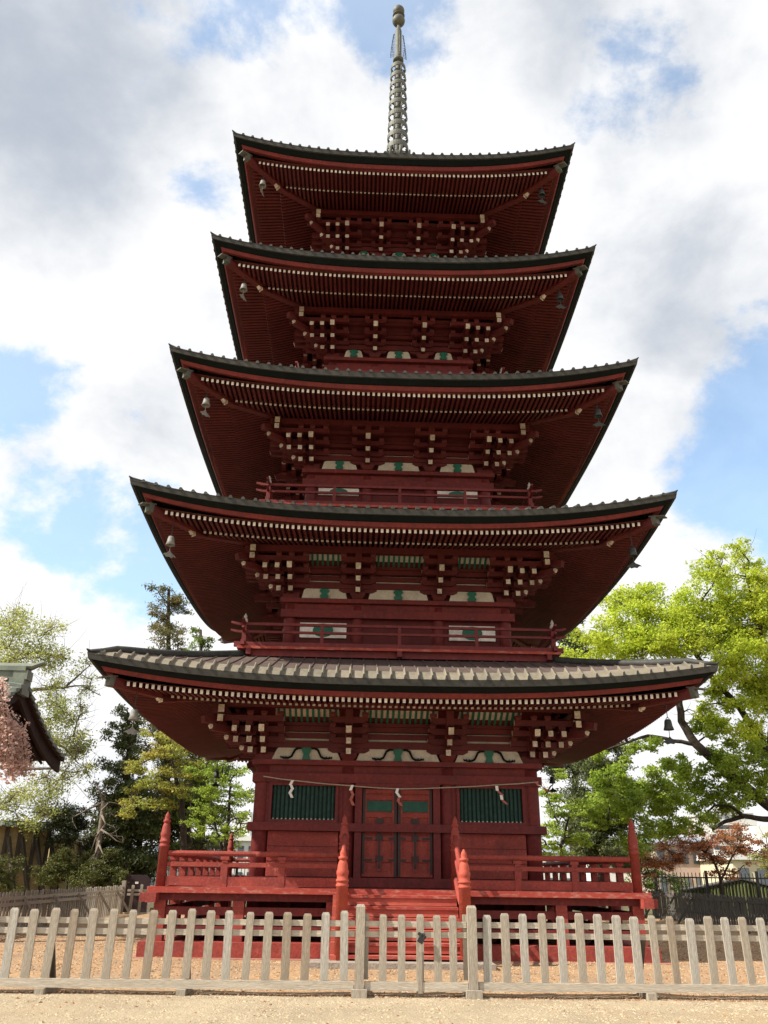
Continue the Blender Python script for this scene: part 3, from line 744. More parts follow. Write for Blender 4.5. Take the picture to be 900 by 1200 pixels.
def build_balcony(i):
    hw, zf, zb = TIER[i][:3]
    a = [0, 3.43, 3.18, 2.75, 2.45][i]
    mb = MB(); mb.ring4(hw-.25, a, zf-.055, zf)
    bal = mb.build('balcony', 'redpale', PG)
    q = MB(); q.ring4(hw-.2, a-.10, zf-.19, zf-.057); q.build('floor_beam', 'red', bal)
    q = MB()
    for k in range(4):
        pass
    # joist ends poking out below the floor
    e = MB(); e.box(-.05, .05, -a-.02, -a+.35, zf-.18, zf-.06, 0); f = None
    for x in (-a+.25, 0, a-.25):
        for k in range(4):
            t = k*math.pi/2; lc = (x*math.cos(t), x*math.sin(t), 0)
            if f is None: f = e.build('joist', 'red', bal, loc=lc)
            else: dupe(f, loc=lc, rotz=t)
    r = a-.12
    # corner joints: crossing rails run past each other and turn up
    rail = MB()
    for z, w, h in ((zf+.50, .055, .055), (zf+.33, .05, .05)):
        ex = .27
        rail.beam((-r-ex+.14, -r, z), (r+ex-.14, -r, z), w, h)
        for s in (-1, 1):
            rail.beam((s*(r+ex-.14), -r, z), (s*(r+ex+.02), -r, z+.035), w, h, h1=h*.8)
    rail.beam((-r-.2, -r, zf+.055), (r+.2, -r, zf+.055), .08, .10)
    n = 4 if i < 3 else 3
    for k in range(n+1):
        x = -r+2*r*k/n
        rail.box(x-.035, x+.035, -r-.034, -r+.034, zf+.105, zf+.305)
        rail.box(x-.03, x+.03, -r-.03, -r+.03, zf+.355, zf+.472)
    o = rail.build('railing', 'red', bal)
    for k in (1, 2, 3):
        d = dupe(o, rotz=k*math.pi/2); d.location = (0, 0, .003*(k % 2))
    cp = MB(); cp.lathe(mi=1, n=10, prof=[(.045, zf+.53), (.06, zf+.56), (.05, zf+.60), (.03, zf+.63), (.04, zf+.66), (.008, zf+.73)])
    cp.box(-.045, .045, -.045, .045, zf, zf+.531)
    f = None
    for sx in (-1, 1):
        for sy in (-1, 1):
            if f is None: f = cp.build('corner_post', ['red', 'creamdim'], bal); f.location = (sx*r, sy*r, 0)
            else: dupe(f, loc=(sx*r, sy*r, 0))

HIPS = []
for i in range(5):
    build_storey(i); build_brackets(i)
    HIPS.append(build_roof(i))
    if i: build_balcony(i)

# ---- first storey front: windows, doors
hw = TIER[0][0]
WALL0 = [c for c in PG.children if c.name.startswith('wall')][0]
def window(side, xc):
    f = MB(); w, z0, z1, y = .64, 2.42, 3.19, -hw+.05
    for (a, b, c, d) in ((xc-w-.06, xc-w, z0, z1), (xc+w, xc+w+.06, z0, z1)): f.box(a, b, y-.03, y+.12, c, d)
    f.box(xc-w, xc+w, y-.03, y+.12, z1-.06, z1); f.box(xc-w, xc+w, y-.03, y+.12, z0, z0+.06)
    # surrounding boards
    f.box(xc-w-.22, xc-w-.062, y+.02, y+.12, z0, z1); f.box(xc+w+.062, xc+w+.22, y+.02, y+.12, z0, z1)
    o = f.build('window', 'red', PG, rotz=side*math.pi/2)
    q = MB(); q.box(xc-w, xc+w, y+.10, y+.13, z0+.06, z1-.06, 1)
    n = 15
    for k in range(n):
        x = xc-w+.045+k*(2*w-.09)/(n-1)
        q.hexa([(x-.027, y+.05, z0+.06), (x, y+.02, z0+.06), (x+.027, y+.05, z0+.06), (x, y+.08, z0+.06),
                (x-.027, y+.05, z1-.06), (x, y+.02, z1-.06), (x+.027, y+.05, z1-.06), (x, y+.08, z1-.06)], 0)
        q.box(x-.014, x+.014, y+.012, y+.03, z0+.061, z0+.085, 2)
    q.build('lattice', ['lattice', 'greendk', 'cream'], o)
for s in range(4):
    for xc in (-1.90, 1.90): window(s, xc)
# lower boarding panels under the windows
for s in range(4):
    for xc in (-1.88, 1.88):
        q = MB()
        q.box(xc-.70, xc+.70, -hw+.08, -hw+.17, 1.44, 2.26)
        for k in range(1, 3): q.box(xc-.70, xc+.70, -hw+.072, -hw+.081, 1.44+.27*k, 1.45+.27*k, 1)
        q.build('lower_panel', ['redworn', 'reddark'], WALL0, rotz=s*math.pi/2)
def door(side):
    f = MB(); y = -hw+.05
    f.box(-.86, -.72, y-.04, y+.12, 1.43, 3.19); f.box(.72, .86, y-.04, y+.12, 1.43, 3.19); f.box(-.72, .72, y-.04, y+.12, 3.10, 3.19)
    fr = f.build('door_frame', 'red', PG, rotz=side*math.pi/2)
    leaf = MB()
    x0, x1, z0, z1 = .012, .70, 1.45, 3.09
    leaf.box(x0, x1, y+.06, y+.11, z0, z1)
    leaf.box(x0, x0+.09, y+.03, y+.06, z0, z1); leaf.box(x1-.08, x1, y+.03, y+.06, z0, z1)
    xm = (x0+x1)/2
    leaf.box(xm-.045, xm+.045, y+.034, y+.06, z0+.1, 2.63)
    for z in (1.45, 1.72, 2.12, 2.55, 2.88, 3.0): leaf.box(x0+.09, x1-.08, y+.031, y+.06, z, z+.085)
    L = leaf.build('door', 'redworn', PG, rotz=side*math.pi/2)
    gp = MB(); gp.box(x0+.09, x1-.08, y+.04, y+.06, 2.66, 2.86); gp.build('green_panel', 'greenpan', L)
    st = MB()
    st.box(x0+.0, x0+.055, y+.022, y+.03, z0, z1); st.box(x1-.05, x1, y+.022, y+.03, z0+.05, z1)
    st.box(xm-.022, xm+.022, y+.026, y+.034, 1.60, 2.52)
    for z in (1.78, 2.17, 2.48): st.box(xm-.075, xm+.075, y+.022, y+.026, z-.05, z+.05)
    for z in (1.75, 2.15): st.box(x1-.20, x1-.05, y+.022, y+.03, z-.02, z+.025); st.box(x0+.055, x0+.16, y+.022, y+.03, z-.02, z+.025)
    st.build('iron_strap', 'strap', L)
    L2 = MB()
    d = dupe(L); d.scale = (-1, 1, 1) if side % 2 == 0 else (-1, 1, 1)
    for ch in kids(L):
        cc = dupe(ch); cc.parent = d
for s in range(4): door(s)

# ---- veranda
GZ = .13
q = MB(); q.ring4(2.7, 4.44, 1.17, 1.25)
POR = q.build('veranda', 'redworn', PG)
q = MB(); q.ring4(4.36, 4.475, 1.155, 1.252); q.build('floor_edge', 'redpale', POR)
q = MB(); q.ring4(4.20, 4.34, 1.03, 1.153)
q.ring4(3.0, 3.12, 1.03, 1.153); q.build('floor_beam', 'red', POR)
for s in (-1, 1):      # crossing beam ends at the corners
    for t in (-1, 1):
        q = MB()
        q.box(s*4.36-.09, s*4.36+.09, min(t*4.342, t*4.64), max(t*4.342, t*4.64), 1.0, 1.152)
        q.build('beam_end', 'redworn', POR); q = MB()
        q.box(min(s*4.452, s*4.62), max(s*4.452, s*4.62), t*4.25-.09, t*4.25+.09, 1.0, 1.152)
        q.build('beam_end', 'redworn', POR)
pq = MB(); pq.box(-.1, .1, -.1, .1, .39, 1.03)
first = None
vx = [-4.25, -2.87, -1.22, 1.22, 2.87, 4.25]
spots = {(x, s*4.25) for x in vx for s in (-1, 1)} | {(s*4.25, y) for y in vx for s in (-1, 1)}
for x, y in sorted(spots):
    if first is None: first = pq.build('support_post', 'redworn', POR, loc=(x, y, 0))
    else: dupe(first, loc=(x, y, 0))
for z0, z1 in ((.80, .93), (.54, .63)):
    q = MB(); q.ring4(4.205, 4.295, z0, z1); q.build('tie_rail', 'red', POR)
q = MB(); q.ring4(4.0, 4.52, .16, .388); PB = q.build('ground_sill', 'redworn', POR)
q = MB(); q.ring4(3.9, 4.68, -.05, .157)
st = q.build('foundation', 'redstone', PG)
# crawl space core, the void's shade put into its black colour
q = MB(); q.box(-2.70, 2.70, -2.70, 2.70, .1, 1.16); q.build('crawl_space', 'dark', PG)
# scraps of timber and floor struts seen through the ties
q = MB(); rr = random.Random(3)
for k in range(9):
    x = -3.9+.9*k; q.beam((x, -3.6, .25), (x+.5, -3.2, .55+.2*rr.random()), .07, .07)
for k in range(12): q.box(-3.3+k*.6-.06, -3.3+k*.6+.06, -3.12, -3.0, .2, 1.02)
q.build('floor_strut', 'reddark', POR)
# railings with giboshi posts
def giboshi(z0, z1, r, worn=True):
    h = z1-z0; mb = MB()
    zt = z1
    pr = [(r, z0), (r*.98, zt-.60), (r*1.1, zt-.595), (r*1.1, zt-.565), (r*.97, zt-.56), (r*.97, zt-.525), (r*1.1, zt-.52), (r*1.1, zt-.49), (r*.95, zt-.485),
          (r*.93, zt-.43), (r*1.02, zt-.41), (r*1.06, zt-.37), (r*.92, zt-.34), (r*.84, zt-.27), (r*.70, zt-.22), (r*.60, zt-.205), (r*.60, zt-.185), (r*.78, zt-.175), (r*.78, zt-.145), (r*.50, zt-.13), (r*.56, zt-.10), (r*.42, zt-.05), (r*.10, zt)]
    mb.lathe(pr, 18); return mb
gp = giboshi(1.25, 2.50, .088)
posts = [(-4.29, -4.29), (4.29, -4.29), (4.29, 4.29), (-4.29, 4.29), (-1.04, -4.29), (1.0, -4.29)]
first = None
for x, y in posts:
    if first is None: first = gp.build('railing_post', 'redworn', PG, loc=(x, y, 0), smooth=True)
    else: dupe(first, loc=(x, y, 0))
def rail_run(p0, p1, n, name='railing'):
    p0 = np.array(p0, float); p1 = np.array(p1, float)
    mb = MB(); d = p1-p0
    mb.tube([(*p0, 1.80), (*p1, 1.80)], .048, 10)
    mb.beam((*p0, 1.62), (*p1, 1.62), .075, .075)
    mb.beam((*p0, 1.345), (*p1, 1.345), .10, .15)
    for k in range(1, n):
        p = p0+d*k/n
        mb.box(p[0]-.06, p[0]+.06, p[1]-.06, p[1]+.06, 1.25, 1.582)
        mb.box(p[0]-.05, p[0]+.05, p[1]-.05, p[1]+.05, 1.658, 1.70); mb.box(p[0]-.075, p[0]+.075, p[1]-.06, p[1]+.06, 1.70, 1.757)
    return mb.build(name, 'redworn', PG)
rail_run((-4.2, -4.29), (-1.12, -4.29), 3); rail_run((1.08, -4.29), (4.2, -4.29), 3)
rail_run((-4.29, -4.2), (-4.29, 4.2), 9); rail_run((4.29, -4.2), (4.29, 4.2), 9); rail_run((-4.2, 4.29), (4.2, 4.29), 8)
# ---- stairs
q = MB(); n = 5; dz = (1.17-.16)/6.; 
for k in range(n+1):
    z1 = 1.165-dz*k; y1 = -4.478-.20*k
    q.box(-.98, .96, y1-.22, -4.40 if k == 0 else y1+.03, z1-dz*.96 if k < n else .27, z1-.003*k)
    q.box(-.98, .96, y1-.245, y1-.22, z1-.045-.003*k, z1-.003*k, 1)
ST = q.build('stair', ['stairred', 'redpale'], PG)
for s, x0 in ((-1, -1.20), (1, 1.0)):
    q = MB()
    for k in range(n+1):
        y1 = -4.478-.20*k
        q.box(x0, x0+.16, y1-.21, y1-.002, .15, 1.15-dz*k)
    q.build('stringer', 'stairred', ST)
np_ = giboshi(.22, 1.90, .098)
first = np_.build('newel_post', 'newel', PG, loc=(-1.03, -5.62, 0), smooth=True); dupe(first, loc=(.99, -5.62, 0))
for x in (-1.03, .99):
    q = MB()
    for zA, zB, r in ((1.52, 2.16, .045), (1.30, 1.90, .04), (.98, 1.50, .05)):
        pts = []
        for t in np.linspace(0, 1, 8): pts.append((x, -5.56+1.24*t, zA+(zB-zA)*t-.12*math.sin(math.pi*t)))
        q.tube(pts, r, 8)
    q.build('handrail', 'redworn', PG, smooth=True)
q = MB()
q.box(-1.5, 1.40, -6.05, -5.45, -.02, .235)
q.build('doorstep', 'stone', PG)

# ---- bronze spire
q = MB()
q.box(-.42, .42, -.42, .42, 20.9, 21.75); q.box(-.5, .5, -.5, .5, 21.75, 21.9)
q.lathe([(.40, 21.9), (.46, 22.1), (.42, 22.35), (.30, 22.5), (.12, 22.55), (.12, 23.4)], 20)
q.lathe([(.115, 23.2), (.105, 26), (.09, 28.2), (.12, 28.25), (.115, 29.7), (.06, 29.95), (.04, 30.1), (.03, 31.15)], 14)
FIN = q.build('finial', 'bronze', PG)
zr = [27.74, 27.27, 26.82, 26.34, 25.88, 25.35, 24.83, 24.35, 23.85]
for k, z in enumerate(zr):
    rr_ = .255+.013*k
    q = MB(); hh = .085+.003*k; N_ = 28
    # hollow ring: outer and inner wall, with spokes to the shaft
    pr = [(rr_, -hh), (rr_+.012, 0), (rr_, hh), (rr_-.03, hh), (rr_-.03, -hh)]
    b = len(q.v)
    for r_, z_ in pr:
        for a in range(N_): q.v.append((r_*math.cos(2*math.pi*a/N_), r_*math.sin(2*math.pi*a/N_), z_))
    for e in range(5):
        e2 = (e+1) % 5
        for a in range(N_):
            a2 = (a+1) % N_; q.f.append((b+e*N_+a, b+e*N_+a2, b+e2*N_+a2, b+e2*N_+a)); q.m.append(0)
    for a in range(8):
        c_, s_ = math.cos(a*math.pi/4+.39), math.sin(a*math.pi/4+.39)
        if a % 2 == 0: q.beam((c_*.08, s_*.08, .05), (c_*(rr_-.02), s_*(rr_-.02), .05), .022, .022)
        # scrolls hanging under the rim
        p0 = np.array([c_*(rr_-.01), s_*(rr_-.01), -hh]); 
        q.tube([p0, p0+np.array([c_*.035, s_*.035, -.09]), p0+np.array([c_*.02, s_*.02, -.19]), p0+np.array([-c_*.05, -s_*.05, -.24])], [.018, .02, .018, .014], 6)
    q.build('ring', 'bronze', FIN, loc=(0, 0, z), smooth=False)
    q = MB(); q.lathe([(.10, -.19), (.155, -.12), (.155, -.06), (.10, 0), (.10, .02)], 14); q.build('hub', 'bronze', FIN, loc=(0, 0, z-.06), smooth=True)
q = MB(); q.lathe([(.17, -.1), (.34, .04), (.40, .22), (.36, .28), (.17, .18)], 18)
for a in range(8):
    c_, s_ = math.cos(a*math.pi/4+.2), math.sin(a*math.pi/4+.2)
    q.tube([(c_*.3, s_*.3, 0), (c_*.44, s_*.44, .15), (c_*.46, s_*.46, .36), (c_*.36, s_*.36, .46), (c_*.32, s_*.32, .38)], [.05, .06, .05, .04, .03], 6)
q.build('lotus_base', 'bronze', FIN, loc=(0, 0, 23.2), smooth=True)
q = MB(); q.lathe([(.12, -.10), (.19, -.07), (.185, .02), (.12, .10)], 20); q.build('ring_cap', 'bronze', FIN, loc=(0, 0, 28.2), smooth=True)
# lacy flame plates
q = MB(); rf = random.Random(5)
for a in range(4):
    c_, s_ = math.cos(a*math.pi/2+.12), math.sin(a*math.pi/2+.12)
    for k in range(17):
        z = 28.3+k*.075; r0 = .14; r1 = .30-.11*(k/16.)**1.4
        pts = [(c_*r0, s_*r0, z), (c_*(r0+r1)/2+.01, s_*(r0+r1)/2, z+.05*rf.uniform(.2, 1)), (c_*r1, s_*r1, z-.03), (c_*(r1-.03), s_*(r1-.03), z+.05)]
        q.tube(pts, [.008, .009, .012, .006], 4)
    q.tube([(c_*.16, s_*.16, 28.3), (c_*.24, s_*.24, 28.9), (c_*.15, s_*.15, 29.55)], .008, 4)
q.build('flame_plate', 'bronze', FIN)
def ball(z, r, name):
    q = MB(); pr = []
    for k in range(13):
        t = -math.pi/2+math.pi*k/12; pr.append((max(r*math.cos(t), .02), r*.98*math.sin(t)))
    q.lathe(pr, 20); q.build(name, 'bronze', FIN, loc=(0, 0, z), smooth=True)
ball(30.27, .235, 'finial_ball'); ball(30.80, .215, 'finial_ball')
q = MB(); q.lathe([(.21, -.02), (.225, 0), (.21, .02)], 18); q.build('finial_band', 'bronze', FIN, loc=(0, 0, 30.54), smooth=True)

# ------------------------------------------------------------------ wind bells (hung things)
def bell_proto(kind):
    t = bpy.data.objects.new('wind_bell', None); COL.objects.link(t); t.empty_display_size = .2
    q = MB(); q.tube([(0, 0, .3), (0, 0, -.17)], .008, 5)
    q.tube([(.03*math.cos(a), 0, -.19+.03*math.sin(a)) for a in np.linspace(0, 6.28, 10)], .007, 4, cap=False)
    q.build('hook', 'iron', t)
    q = MB(); q.lathe([(.02, -.19), (.055, -.20), (.068, -.24), (.075, -.31), (.098, -.385), (.09, -.39), (.066, -.31), (.02, -.22)], 16)
    q.build('bell_body', kind, t, smooth=True)
    q = MB(); q.tube([(0, 0, -.23), (0, 0, -.55)], .006, 4)
    # fan shaped wind plate
    pr = [(0, -.50), (.04, -.55), (.11, -.585), (.15, -.62), (.10, -.615), (.06, -.65), (0, -.635), (-.06, -.65), (-.10, -.615), (-.15, -.62), (-.11, -.585), (-.04, -.55)]
    n = len(pr)
    q.face([(x, -.008, z) for x, z in pr]); q.face([(x, .008, z) for x, z in pr][::-1])
    for k in range(n):
        a, b = pr[k], pr[(k+1) % n]; q.face([(a[0], -.008, a[1]), (a[0], .008, a[1]), (b[0], .008, b[1]), (b[0], -.008, b[1])])
    q.build('clapper_plate', kind, t)
    return t
ordn = ['lowest', 'second lowest', 'middle', 'second highest', 'highest']
pb = {}
for i in range(5):
    roof, e0, z0 = HIPS[i]
    for k, (sx, sy) in enumerate(((-1, -1), (1, -1), (-1, 1), (1, 1))):
        if sy > 0 and i > 0: continue
        pale = (sx < 0 and sy < 0); key = 'bellw' if pale else 'bellm'
        r = e0-.42+0
        p = (sx*r, sy*r, z0-.16-[.09, .10, .02, .03, .03][i])
        if key not in pb: o = pb[key] = bell_proto(key); o.location = p
        else: o = duptree(pb[key], loc=p)
        o.rotation_euler[2] = (.5 if sx < 0 else -.5)+.2*i
        cn = ('left' if sx < 0 else 'right')+' '+('front' if sy < 0 else 'rear')
        tag(o, f"{'pale patinated' if pale else 'dark'} wind bell hanging under the {cn} corner of the {ordn[i]} roof", 'wind bell', 'wind bells under the roof corners')

# ------------------------------------------------------------------ rope with paper streamers
q = MB(); P3 = [(-2.72, 3.28), (-2.0, 3.20), (-.94, 3.125), (0, 3.08), (.95, 3.12), (2.0, 3.19), (2.86, 3.26)]
pts = []
for k in range(len(P3)-1):
    for t in (0, .5):
        a, b = P3[k], P3[k+1]; pts.append((a[0]+(b[0]-a[0])*t, -3.06, a[1]+(b[1]-a[1])*t-.008*(t > 0)))
pts.append((2.86, -3.06, 3.26)); q.tube(pts, .011, 6)
tag(q.build('sacred_rope', 'rope'), 'thin straw rope strung sagging across the front of the pagoda above the door', 'rope')
def streamer(name, x, z, lean, mats, label, L=.42):
    q = MB(); w = .058; y = -3.075; xx = x; zz = z
    for k in range(4):
        dx = (.045 if k % 2 else -.045)+lean*.06; h = L/4
        p = [(xx-w/2, y, zz), (xx+w/2, y, zz), (xx+w/2+dx, y-.01-.012*k, zz-h), (xx-w/2+dx, y-.01-.012*k, zz-h)]
        mi = 0 if k in mats else 1
        q.face(p, mi); q.face([(a, b+.004, c) for a, b, c in p][::-1], mi)
        for e in range(4):
            a, b = p[e], p[(e+1) % 4]; q.face([a, (a[0], a[1]+.004, a[2]), (b[0], b[1]+.004, b[2]), b], mi)
        xx += dx*.75; zz -= h*.92; y -= .008
    tag(q.build(name, ['paper', 'paperred']), label, 'paper streamer', 'paper streamers on the rope')
streamer('paper_streamer', at(343, 915, -3.07)[0], 3.21, .0, (0, 1, 2, 3), 'white zigzag paper streamer hanging over the left lattice window', .36)
streamer('paper_streamer', at(413, 922, -3.07)[0], 3.14, .1, (0,), 'pink and white paper streamer hanging left of the door beside a column', .42)
streamer('paper_streamer', at(466, 925, -3.07)[0], 3.09, .35, (0, 1), 'white and red paper streamer hanging over the middle of the door', .36)
streamer('paper_streamer', at(582, 922, -3.07)[0], 3.17, .9, (0, 2), 'slanting white and red paper streamer hanging over the right lattice window', .38)
streamer('paper_streamer', at(628, 916, -3.07)[0], 3.25, 1.6, (1,), 'short red paper streamer at the right end of the rope', .22)

# ------------------------------------------------------------------ fences
def picket_mb(w, h, t=.028, seed=0):
    rr = random.Random(seed); mb = MB(); k = rr.uniform(-.012, .012)
    a = w/2
    # square cut with bevelled head
    mb.hexa([(-a, -t/2, 0), (a, -t/2, 0), (a, t/2, 0), (-a, t/2, 0), (-a+k, -t/2, h-.03), (a+k, -t/2, h-.03), (a+k, t/2, h-.03), (-a+k, t/2, h-.03)])
    mb.hexa([(-a+k, -t/2, h-.03), (a+k, -t/2, h-.03), (a+k, t/2, h-.03), (-a+k, t/2, h-.03), (-a*.72+k, -t*.3, h), (a*.72+k, -t*.3, h), (a*.72+k, t*.3, h), (-a*.72+k, t*.3, h)])
    return mb
FR = random.Random(21)
def fence_run(root, p0, p1, spacing, w=.108, z0=.185, z1=1.0, rails=(.745, .872), base=True, mp='wood', braces=0, brace_side=1, feet=(), posts=(), gz=0., skip=0, seedbase=0, bm='wood2', t=.03, rails_front=False):
    p0 = np.array(p0, float); p1 = np.array(p1, float); d = p1-p0; Ln = np.linalg.norm(d); d /= Ln
    ang = math.atan2(d[1], d[0]); nrm = np.array([-d[1], d[0]])       # points "behind"
    n = max(1, int(round(Ln/spacing)))
    protos = []
    for k in range(9): protos.append(picket_mb(w*FR.uniform(.88, 1.1), z1-z0, t, k+seedbase))
    objs = [None]*9; mps = (['wood', 'woodb', 'wood', 'woodc', 'woodb', 'wood', 'woodc', 'woodb', 'wood'] if mp == 'wood' else [mp]*9)
    for k in range(n):
        s = (k+.5)*Ln/n; p = p0+d*s; j = FR.randrange(9)
        if objs[j] is None: o = objs[j] = protos[j].build('picket', mps[j], root)
        else: o = dupe(objs[j], root)
        o.location = (p[0], p[1], gz+z0+FR.uniform(-.01, .012)); o.rotation_euler = (FR.uniform(-.012, .012), FR.uniform(-.02, .02), ang)
        o.scale = (1, 1, FR.uniform(.98, 1.02))
    off = nrm*(.02+t/2)*(-1 if rails_front else 1)
    for z in rails:
        mb = MB(); a = p0+off; b = p1+off; mb.beam((*a, gz+z), (*b, gz+z), .032, .072); mb.build('rail', bm, root)
    if base:
        mb = MB(); nseg = 4
        a = p0-nrm*.0; b = p1
        mb.beam((*a, gz+.133), (*b, gz+.133), .085, .102); mb.build('base_rail', bm, root)
    for s in feet:
        p = p0+d*s; mb = MB(); c = (p[0], p[1])
        mb.beam((*(p-nrm*.12), gz+.03), (*(p+nrm*.5), gz+.03), .12, .10); mb.build('foot', mp, root)
        mb = MB(); mb.beam((*(p+nrm*.42), gz+.12), (*(p+nrm*.05), gz+.72), .06, .07); mb.build('brace', 'wooddk', root)
    for k in range(braces):
        s = (k+.5)*Ln/braces; p = p0+d*s; q = nrm*brace_side
        mb = MB(); mb.beam((*(p+q*.62+d*.3), gz+.02), (*(p+q*.05), gz+z1*.86), .05, .06); mb.build('brace', mp, root)
    for s, h in posts:
        p = p0+d*s; mb = MB(); mb.box(-.06, .06, -.06, .06, 0, h); mb.build('post', mp, root, loc=(p[0], p[1], gz), rotz=ang)
def sl(x): return YF+.015*x
GL, GR = -.735, .80
F1 = thing('picket_fence', 'weathered picket fence left of the gate in front of the pagoda', 'fence', (0, 0, 0), 'picket fences around the pagoda yard')
xl = -8.7
fence_run(F1, (xl, sl(xl)), (GL-.075, sl(GL)), .262, feet=(3.8, 5.63), z1=1.01)
F2 = thing('picket_fence', 'weathered picket fence right of the gate in front of the pagoda', 'fence', (0, 0, 0), 'picket fences around the pagoda yard')
fence_run(F2, (GR+.075, sl(GR)), (10.2, sl(10.2)), .262, feet=(2.32, 4.6, 7.), z1=1.01, seedbase=10)
G = thing('gate', 'low closed picket gate between two taller posts at the foot of the stairs', 'gate')
def gate():
    for x in (GL, GR):
        mb = MB(); h = 1.115
        mb.box(-.062, .062, -.06, .06, .10, h-.03); mb.hexa([(-.062, -.06, h-.03), (.062, -.06, h-.03), (.062, .06, h-.03), (-.062, .06, h-.03), (-.045, -.045, h), (.045, -.045, h), (.045, .045, h), (-.045, .045, h)])
        po = mb.build('gate_post', 'wood', G, loc=(x, sl(x)-.01, 0))
        mb = MB(); mb.box(-.105, .105, -.14, .48, -.01, .098); mb.build('foot', 'wood', po)
        mb = MB(); mb.box(-.035, .035, .075, .105, .2, 1.0); mb.build('side_batten', 'wood', po, loc=((.085 if x < 0 else -.085), -.03, 0))
    xs = [-.42, -.165, .085, .33, .54]
    for k, x in enumerate(xs):
        mb = picket_mb(.10, .81, .03, 40+k); o = mb.build('picket', 'wood', G, loc=(x, sl(x), .18 if k != 2 else .05))
        if k == 2: o.scale = (1, 1, 1.17)
    mb = MB(); mb.box(.085-.028, .085+.028, -.05, -.02, 0, .5); mb.build('centre_batten', 'wood', G, loc=(0.0, sl(.1), .05))
    for z in (.745, .872):
        for a, b in ((GL+.07, .07), (.10, GR-.07)):
            mb = MB(); mb.beam((a, sl(a)+.035, z), (b, sl(b)+.035, z), .032, .072); mb.build('rail', 'wood2', G)
    for a, b in ((GL+.07, .055), (.115, GR-.07)):
        mb = MB(); mb.beam((a, sl(a), .128), (b, sl(b), .128), .08, .105); mb.build('base_rail', 'wood2', G)
gate()
mb = MB(); mb.box(-.04, .04, -.02, .02, -.055, .02)
mb.tube([(-.024, 0, .02), (-.024, 0, .055), (0, 0, .075), (.024, 0, .055), (.024, 0, .02)], .008, 6)
mb.box(-.07, .05, .021, .029, .02, .06)
lk = mb.build('padlock', 'iron', loc=(.10, sl(.1)-.075, .70)); lk.rotation_euler = (0, .5, 0)
tag(lk, 'small dark padlock hanging on the middle picket of the gate', 'padlock')
XL, XR, YB = -8.8, 10.3, 11.2
F3 = thing('picket_fence', 'dense grey picket fence with braces along the left side of the yard', 'fence', (0, 0, 0), 'picket fences around the pagoda yard')
fence_run(F3, (XL, -7.9), (XL, YB-.1), .20, w=.10, z0=.12, z1=1.02, base=False, braces=9, brace_side=-1, gz=.0, posts=((18.95, 1.18),), rails_front=True)
F4 = thing('picket_fence', 'pale picket fence across the back of the yard behind the pagoda', 'fence', (0, 0, 0), 'picket fences around the pagoda yard')
fence_run(F4, (XL+.1, YB), (XR-.12, YB+2.0), .31, w=.10, z0=.1, z1=1.04, base=True, gz=.0)
F5 = thing('board_fence', 'close boarded fence, dark grey for its shaded side, with slanting braces on the right of the yard', 'fence', (0, 0, 0))
fence_run(F5, (XR, -7.6), (XR, YB+2.1), .185, w=.105, z0=.05, z1=1.05, base=False, braces=12, brace_side=1, mp='woodgrey', bm='woodgrey', rails=(.5, .92), gz=.0, t=.025)  # shade on this side is put into the darker board colour

# ------------------------------------------------------------------ foliage tools
def leaves_mesh(name, centres, radii, counts, size, matname, parent=None, droop=0., sub=7, subr=.42, flat=.85, aspect=.55, seed=0, shell=.2, hang=0., tintv=.25):
    """many leaf-sized rhombs gathered in sprays through the crown's volume"""
    g = np.random.default_rng(seed+101); P = []; Sz = []; T = []
    for c, r, n in zip(centres, radii, counts):
        c = np.array(c, float); r = np.array(r if hasattr(r, '__len__') else (r, r, r*flat), float)
        ns = max(2, int(sub*(.7+.6*g.random())))
        dirs = g.normal(size=(ns, 3)); dirs /= np.linalg.norm(dirs, axis=1)[:, None]
        rad = (shell+(1-shell)*g.random((ns, 1))**.6)
        sc = c+dirs*rad*r*.85
        tv = 1+tintv*g.uniform(-1, 1, ns)
        idx = g.integers(0, ns, n)
        off = g.normal(size=(n, 3))*(r*subr*.5); off[:, 2] *= .62
        p = sc[idx]+off
        if hang: p[:, 2] -= np.abs(g.normal(size=n))*hang
        P.append(p); T.append(tv[idx]*(1+.16*g.uniform(-1, 1, n)))
    P = np.concatenate(P); T = np.concatenate(T); n = len(P)
    S = size*g.uniform(.5, 1.5, n)
    nrm = g.normal(size=(n, 3)); nrm[:, 2] = np.abs(nrm[:, 2])+.35; nrm /= np.linalg.norm(nrm, axis=1)[:, None]
    a = g.normal(size=(n, 3)); a[:, 2] -= droop; a -= nrm*(a*nrm).sum(1)[:, None]; a /= np.linalg.norm(a, axis=1)[:, None]+1e-9
    b = np.cross(nrm, a)
    V = np.empty((n, 4, 3)); S1 = S[:, None]
    V[:, 0] = P-a*S1*.5; V[:, 1] = P+b*S1*aspect*.5; V[:, 2] = P+a*S1*.5; V[:, 3] = P-b*S1*aspect*.5
    me = bpy.data.meshes.new(name); me.vertices.add(n*4); me.vertices.foreach_set('co', V.reshape(-1))
    me.loops.add(n*4); me.loops.foreach_set('vertex_index', np.arange(n*4, dtype=np.int32))
    me.polygons.add(n); me.polygons.foreach_set('loop_start', np.arange(0, n*4, 4, dtype=np.int32)); me.polygons.foreach_set('loop_total', np.full(n, 4, dtype=np.int32))
    me.update(calc_edges=True)
    at_ = me.attributes.new('tint', 'FLOAT_COLOR', 'FACE')
    col = np.ones((n, 4)); tt = T[:, None]; col[:, :3] = np.clip(tt*np.array([[1, 1, 1]]), .3, 1.8); col[:, 0] *= 1+.10*g.uniform(-1, 1, n)
    at_.data.foreach_set('color', col.reshape(-1))
    me.materials.append(M[matname])
    o = bpy.data.objects.new(name, me); COL.objects.link(o)
    if parent is not None: o.parent = parent
    return o
